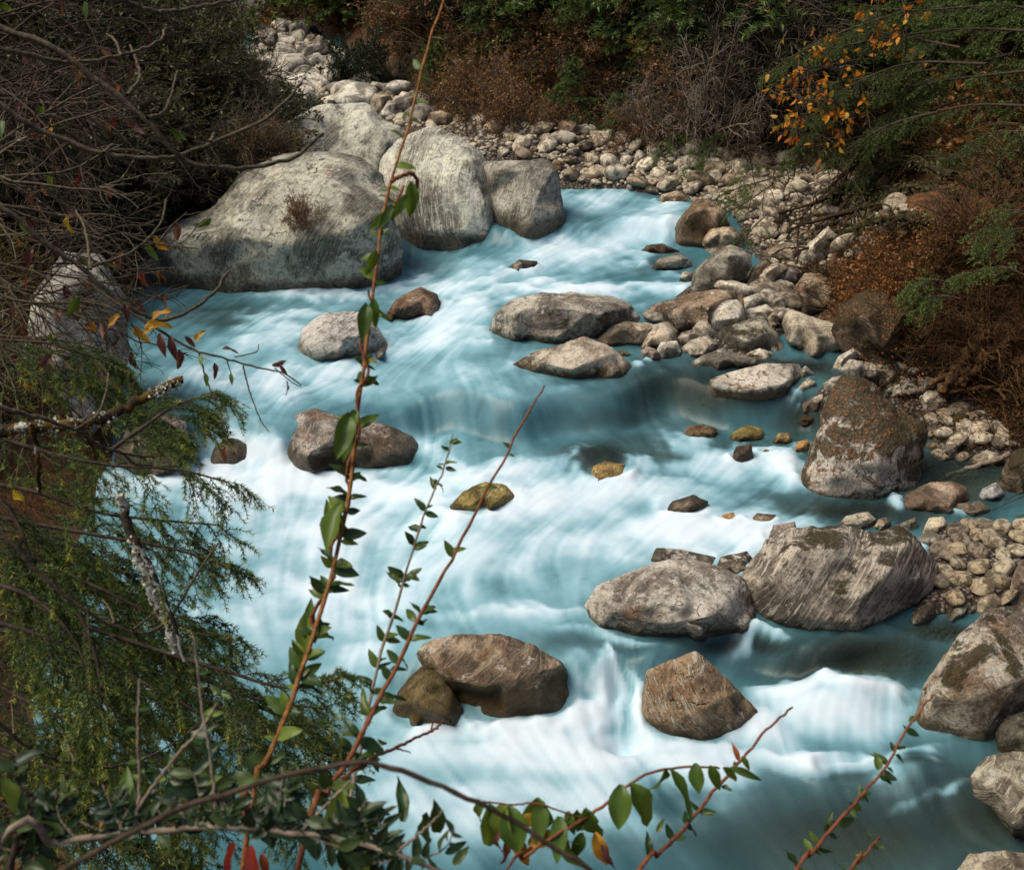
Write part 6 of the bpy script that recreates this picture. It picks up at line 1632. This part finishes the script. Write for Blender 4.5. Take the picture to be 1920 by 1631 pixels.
# evergreen bush along the bottom
for lab, stems, area, n, dep in (
    ('evergreen bush with glossy oval leaves and red leaves along the bottom edge', [[(-20, 1610), (100, 1580), (220, 1562), (330, 1553), (430, 1548), (520, 1560), (640, 1572), (740, 1600), (840, 1640)], [(250, 1560), (262, 1480), (258, 1380), (262, 1275)], [(255, 1520), (320, 1430), (380, 1360), (416, 1305)], [(405, 1520), (395, 1420), (380, 1330), (362, 1190)], [(560, 1565), (620, 1500), (660, 1460)], [(740, 1600), (800, 1550), (830, 1520)]], [(0, 1540), (860, 1540), (860, 1640), (0, 1640)], 120, 1.6),
    ('dark glossy-leaved bush at the corner below the spruce', [[(20, 1660), (50, 1560), (60, 1500), (40, 1480)], [(40, 1600), (90, 1520), (110, 1490)]], [(-10, 1470), (110, 1470), (130, 1640), (-10, 1640)], 26, 1.6)):
    lv = []
    stems = list(stems)
    nst = len(stems)
    main = smooth_path(np.array([(x_, y_, 0) for x_, y_ in stems[0]]), 120)
    for i in range(n // 3):
        k_ = rg.integers(2, 118)
        x_, y_ = main[k_, :2]
        a_ = -math.pi / 2 + 1.1 * rg.normal()
        l_ = 30 + 70 * rg.random()
        tw = [(x_, y_), (x_ + l_ * 0.5 * math.cos(a_) + 6 * rg.normal(), y_ + l_ * 0.5 * math.sin(a_)), (x_ + l_ * math.cos(a_), y_ + l_ * math.sin(a_) - 8)]
        stems.append(tw)
        ml_ = LGV if rg.random() > 0.05 else (LRD if rg.random() > .35 else LG)
        lv += whorls(tw, dep, dep, 2000, -2000, 20, 42, 42, ml_, 2, 1.0, 0.9, 3)
    if n > 50:
        for st in stems[1:4]:
            lv += whorls(st, 1.85, 1.85, 1560, 1250, 44, 36, 24, LGD + LG[:1], 2)
        for (x, y, dx, dy, ln, m_) in ((440, 1580, -16, 50, 92, LRD), (470, 1585, 10, 46, 76, LRD), (205, 1570, -30, -36, 60, LRD), (455, 1540, -4, -44, 66, LRD), (605, 1540, 50, 10, 56, LRD), (490, 1600, 10, 30, 44, LRD), (755, 1540, 0, -50, 74, LGD), (800, 1580, 10, -52, 78, LGD), (820, 1560, 0, -44, 60, LGD), (835, 1600, 30, -14, 46, LGD), (850, 1620, 20, -20, 40, LGD), (640, 1480, 10, 120, 150, LGB), (660, 1560, 20, 60, 100, LGB),
                                       (240, 1530, -6, -60, 80, LG), (430, 1490, 30, -20, 60, LG), (380, 1470, 40, -10, 50, LG), (60, 1530, -30, -60, 90, LG)):
            lv.append((x, y, dx, dy, ln, m_, 1.75, 0.85))
    near_plant('evergreen_bush', lab, 'bush', [(s_, dep, dep, 7 if i == 0 else 3.6 if i < nst else 2.2, 4.5 if i == 0 else 1.8 if i < nst else 1.2) for i, s_ in enumerate(stems)], lv, M_BARK_PALE if n > 50 else M_BARK, True)

# bare branches that reach in from the side
for lab, sts, r in (
    ('long bare branch dipping over the reddish shrub, its tip raised toward the slab boulder', [[(-40, 40), (100, 90), (180, 150), (270, 222), (320, 280), (370, 308), (430, 315), (500, 310), (560, 290), (605, 250)], [(240, 178), (262, 140), (245, 85)], [(277, 222), (310, 205), (333, 135)], [(395, 312), (440, 318), (455, 316)]], 6.5),
    ('bare branch sweeping in a long low arc beneath the first, ending near distant white water', [[(-40, 165), (40, 225), (100, 255), (200, 288), (280, 297), (340, 290), (420, 258), (500, 220), (545, 180), (566, 155)], [(195, 286), (212, 270)], [(395, 266), (402, 250)]], 5.5),
    ('bare branch with an upturned russet tip in the upper corner', [[(-40, 80), (60, 105), (130, 118), (200, 110), (260, 95), (300, 75), (312, 52)], [(228, 105), (215, 75), (200, 65)]], 5.0),
    ('short arched branch hanging in from the top edge', [[(200, -20), (250, 10), (310, 23), (370, 14), (430, 2), (470, -12)], []], 5.5),
    ('dark branch slanting past the grey boulder and rising again over the water', [[(-40, 360), (30, 410), (90, 460), (150, 500), (205, 550), (270, 590), (310, 600), (360, 580), (405, 545), (427, 508)], [(170, 505), (160, 430), (142, 395)], [(160, 505), (250, 470), (300, 420), (312, 375)]], 5.5),
    ('grey branch at the height of the lichen-covered limb, forking over the spruce', [[(-40, 755), (60, 780), (140, 806), (180, 830), (230, 850), (290, 857)], [(140, 806), (180, 780), (198, 740), (203, 700)], [(232, 852), (255, 870), (286, 873)]], 5.0),
    ('bare branch looping across the spruce with its tip lifted over the river', [[(-40, 970), (20, 1020), (80, 1080), (140, 1130), (190, 1162), (250, 1184), (290, 1180), (330, 1140), (370, 1075), (410, 1018)], [(250, 1180), (290, 1150)], [(215, 1168), (205, 1140), (192, 1124)]], 4.5),
    ('low drooping branch in the dark under the spruce', [[(-40, 1320), (10, 1365), (60, 1405), (110, 1425), (160, 1432), (195, 1440), (212, 1405)], [(140, 1428), (125, 1390), (115, 1366)], [(26, 1376), (22, 1310)], [(195, 1440), (260, 1425), (330, 1390), (390, 1340)]], 4.2)):
    near_plant('bare_branch', lab, 'branch', [(s_, 2.9, 3.3, r if i == 0 else r * 0.55, r * 0.5 if i == 0 else r * 0.35) for i, s_ in enumerate(sts) if len(s_)], [], M_BARK_GREY, False)
# hanging twigs with purplish leaves over the water
lv = []
for (x, y, dx, dy, ln, m_) in ((270, 615, 30, -10, 46, LOC), (285, 600, 20, -16, 36, LOC), (300, 625, 4, 34, 40, LPU), (320, 630, 4, 30, 40, LPU), (335, 655, 2, 34, 40, LPU), (402, 680, 4, 24, 28, LPU), (433, 700, 2, 16, 20, LG), (377, 665, 2, 18, 22, LG), (510, 685, 20, -4, 28, LPU), (525, 684, 6, 10, 20, LPU), (537, 715, 4, 18, 24, LPU), (423, 838, -4, 20, 30, LPU), (432, 834, 10, 8, 20, LPU),
                               (385, 700, 4, 18, 24, LG), (290, 610, -16, 10, 26, LOC), (347, 630, 10, 12, 26, LPU), (235, 570, 4, 26, 30, LPU), (225, 590, -14, 14, 30, LOC), (415, 655, 20, -4, 26, LPU), (365, 640, 14, -16, 26, LOC)):
    lv.append((x, y, dx, dy, ln, m_, 3.0, 0.8))
near_plant('hanging_twig', 'fine thorny branch with dangling twiglets and a few purplish leaves over the water', 'branch', [([(150, 520), (230, 575), (300, 620), (360, 655), (420, 672), (480, 688), (530, 700), (565, 722)], 3.0, 3.1, 3.2, 1.2), ([(372, 660), (390, 720), (412, 770), (428, 830)], 3.05, 3.05, 1.8, 0.9), ([(455, 685), (470, 740), (490, 790), (505, 810)], 3.05, 3.05, 1.6, 0.9), ([(425, 675), (433, 700)], 3.05, 3.05, 1.4, 0.9), ([(440, 670), (480, 660), (485, 645)], 3.05, 3.05, 1.4, 0.8), ([(515, 690), (545, 715), (565, 726)], 3.05, 3.05, 1.2, 0.7)], lv, M_BARK_GREY, False)

# thicket of thin stems and reddish leaves at the side
rg2 = np.random.default_rng(420)
for lab, x0, x1, y0, y1, dep, n, nl, mat in (
    ('thicket of thin pale stems with purplish leaves before the dark bank', -60, 200, 300, 700, 4.2, 30, 110, M_BARK_GREY),
    ('tangle of fine twigs with sparse red leaves in the upper corner', -60, 220, -40, 320, 4.6, 26, 36, M_BARK)):
    br = MB()
    base = PD(-160, (y0 + y1) / 2, dep)
    s_ = np.stack([PD(x0 - 60 * rg2.random(), y0 + (y1 - y0) * rg2.random(), dep + 0.5 * (rg2.random() - .5)) for _ in range(n)])
    d_ = unit(np.stack([(0.7 + 0.5 * rg2.random()) * CR + (rg2.normal() * 0.5) * CU + 0.3 * rg2.normal() * CF for _ in range(n)]))
    a = grow(s_, d_, (x1 - x0 + 160 * rg2.random(n)) * dep / FPX, 0.05, 0.12, 9, rg2)
    b, _ = shoots(a, 7, 0.2, 1.0, 0.9, 0.32, rg2, None, 0.10, 0.14, 7, 0.3)
    c, _ = shoots(b, 3, 0.2, 1.0, 0.9, 0.14, rg2, None, 0.06, 0.14, 5, 0.3)
    tubes(br, a, np.linspace(0.0065, 0.003, 9)[None] * np.ones((len(a), 1)), 5)
    tubes(br, b, np.linspace(0.0035, 0.0016, 7)[None] * np.ones((len(b), 1)), 3)
    tubes(br, c, np.linspace(0.002, 0.001, 5)[None] * np.ones((len(c), 1)), 3)
    root = thing('thicket', lab, 'bush', base)
    obj('branches', br.mesh('branches', mat, True, base), root)
    p, tn = along(b, rg2.random((len(b), 2)))
    p = p.reshape(-1, 3); tn = tn.reshape(-1, 3)
    for i in rg2.permutation(len(p))[:nl]:
        ml = LPU if rg2.random() > 0.35 else (LG if rg2.random() > .5 else LOC if rg2.random() > .6 else LRD)
        place_leaf(ml[rg2.integers(len(ml))], root, p[i], tn[i] * 0.3 - UP + 0.4 * rg2.normal(size=3), 0.05 + 0.035 * rg2.random(), -CF + 0.8 * rg2.normal(size=3), 'leaf', 0.85)

# ------------------------------------------------------------------ the spruce over the near bank
rg = np.random.default_rng(430)
br, nd = MB(), MB()
SPR = [([(-60, 800), (60, 840), (190, 870), (330, 880), (430, 905)], 3.6, 3.7), ([(-60, 900), (60, 920), (180, 960), (300, 975), (420, 985)], 3.7, 3.7), ([(-60, 960), (80, 985), (220, 1010), (330, 1030), (430, 1065)], 3.5, 3.6), ([(200, 850), (270, 800), (330, 760), (400, 740)], 3.8, 4.0), ([(-60, 1020), (60, 1050), (180, 1100), (280, 1150), (360, 1190)], 3.4, 3.5),
       ([(100, 1080), (230, 1130), (330, 1170), (440, 1200)], 3.6, 3.6), ([(150, 1170), (300, 1220), (430, 1260), (540, 1290), (640, 1270)], 3.4, 3.4), ([(200, 1200), (350, 1260), (480, 1310), (620, 1330)], 3.5, 3.5), ([(250, 1250), (380, 1310), (500, 1370), (630, 1420)], 3.5, 3.4), ([(-60, 1150), (100, 1200), (250, 1270), (380, 1340), (470, 1400)], 3.3, 3.3),
       ([(-60, 1080), (60, 1120), (140, 1200), (180, 1300)], 3.2, 3.2), ([(150, 1150), (180, 1230), (190, 1300), (188, 1370)], 3.1, 3.1), ([(-60, 1250), (80, 1330), (250, 1400), (400, 1460)], 3.6, 3.5), ([(-60, 1380), (100, 1440), (250, 1490), (420, 1530)], 3.7, 3.6), ([(-60, 880), (20, 960), (60, 1050), (80, 1150)], 3.4, 3.4),
       ([(300, 1280), (420, 1380), (520, 1470), (570, 1540)], 3.6, 3.5), ([(380, 1290), (500, 1330), (560, 1370), (600, 1440)], 3.7, 3.6), ([(-60, 640), (60, 640), (150, 660), (240, 700)], 4.0, 4.0), ([(60, 700), (160, 720), (230, 760), (300, 790)], 4.0, 4.0), ([(-60, 1480), (60, 1530), (200, 1580), (330, 1610)], 3.8, 3.7),
       ([(250, 1330), (330, 1400), (350, 1480), (340, 1560)], 3.7, 3.7), ([(-40, 1200), (40, 1280), (100, 1360), (120, 1450)], 3.8, 3.8), ([(100, 1250), (200, 1320), (260, 1400), (280, 1500)], 4.0, 4.0), ([(-60, 1100), (50, 1180), (150, 1300), (200, 1420)], 4.2, 4.2)]
hb = PD(-420, 1350, 3.6); hb[2] = gz(hb[0], hb[1])
for path, d0, d1 in SPR:
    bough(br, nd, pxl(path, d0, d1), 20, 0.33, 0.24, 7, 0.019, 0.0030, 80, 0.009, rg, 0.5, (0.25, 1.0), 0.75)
for j in range(12):  # deeper boughs; darker needle tones paint in the shade inside the spruce
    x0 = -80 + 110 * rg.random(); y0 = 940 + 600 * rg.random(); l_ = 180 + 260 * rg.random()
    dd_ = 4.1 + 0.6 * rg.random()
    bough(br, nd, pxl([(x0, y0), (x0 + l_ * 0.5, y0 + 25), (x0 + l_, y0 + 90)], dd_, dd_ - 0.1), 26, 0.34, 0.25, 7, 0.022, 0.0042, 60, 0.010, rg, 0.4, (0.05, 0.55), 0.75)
# a few pale new shoots hanging down
hs = []
for (x, y, l) in ((165, 1140, 240), (195, 1250, 150), (160, 1200, 90), (120, 960, 90), (440, 1330, 100), (330, 1290, 80), (420, 1300, 90), (300, 1100, 70), (90, 1080, 80)):
    p0 = PD(x, y, 3.05)
    hs.append(smooth_path([p0, p0 - CU * l * 0.5 * 3.05 / FPX + CR * 0.01, p0 - CU * l * 3.05 / FPX + CR * 0.015], 8))
hs = np.array(hs)
tubes(br, hs, np.linspace(0.003, 0.0015, 8)[None] * np.ones((len(hs), 1)), 4)
needles(nd, hs, 170, 0.016, 0.0022, 0.55, 1.0, rg, 0.75)
tk = MB()
tubes(tk, smooth_path([hb - UP * 0.3, hb + np.array([0.05, 0, 1.5]), hb + np.array([0.1, 0.1, 3.5])], 10)[None], np.linspace(0.16, 0.09, 10)[None], 10)
root = thing('spruce_tree', 'spruce with drooping yellow-green tipped boughs hanging over the river', 'tree', hb)
obj('trunk', tk.mesh('trunk', M_BARK_MOSS, True, hb), root)
obj('limbs', br.mesh('limbs', M_BARK, True, hb), root)
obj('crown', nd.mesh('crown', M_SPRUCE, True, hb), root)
# dead lichen-covered stems
def lichen_limb(label, pts, d0, d1, r0, r1, mat, extra=()):
    p = pxl(pts, d0, d1)
    org = p[0]
    root = thing('dead_limb', label, 'branch', org)
    mb = MB()
    q = tube1(mb, p, r0 * d0 / FPX, r1 * d1 / FPX, 8, 36, 0.35, seed=3)
    obj('stem', mb.mesh('stem', mat, True, org), root)
    lf = MB()
    n = 1100
    pp, tt = along(q[None], rg.random((1, n)))
    pp = pp[0] + perp(tt[0], rg) * (0.5 * (r0 + r1) * d0 / FPX)
    m_ = fbm(pp * 9, 3, 5) > 0.47
    cards(lf, pp[m_], perp(tt[0], rg)[m_] + 0.3 * UP, 0.006 + 0.008 * rg.random(m_.sum()), 0.9, 0.6 + 0.4 * rg.random(m_.sum()), rg)
    obj('lichen', lf.mesh('lichen', M_LICHEN, True, org), root, kind='stuff')
    for (pts2, r2) in extra:
        mb = MB()
        tube1(mb, pxl(pts2, d0, d1), r2 * d0 / FPX, r2 * 0.5 * d0 / FPX, 5, 20, 0.3, seed=4)
        obj('twig', mb.mesh('twig', mat, True, org), root)


M_LICHEN = leaf_material('pale_lichen', [(0.0, (0.10, 0.10, 0.06)), (0.6, (0.30, 0.30, 0.23)), (1.0, (0.58, 0.58, 0.48))], 0.1, 0.9)
lichen_limb('mossy dead limb crusted with pale lichen, its broken end over the falls', [(-60, 815), (60, 800), (140, 798), (200, 780), (250, 757), (300, 730), (342, 708)], 3.2, 3.4, 13, 7, M_BARK_MOSS, [([(60, 800), (70, 850), (72, 900), (75, 925)], 6), ([(150, 798), (170, 830), (180, 860)], 6)])
lichen_limb('slanting dead stem white with lichen inside the spruce', [(225, 930), (240, 985), (262, 1050), (285, 1110), (310, 1170), (330, 1220)], 3.1, 3.2, 9, 6, M_BARK_LICHEN, [([(255, 1010), (290, 1080), (320, 1150), (345, 1240)], 6)])
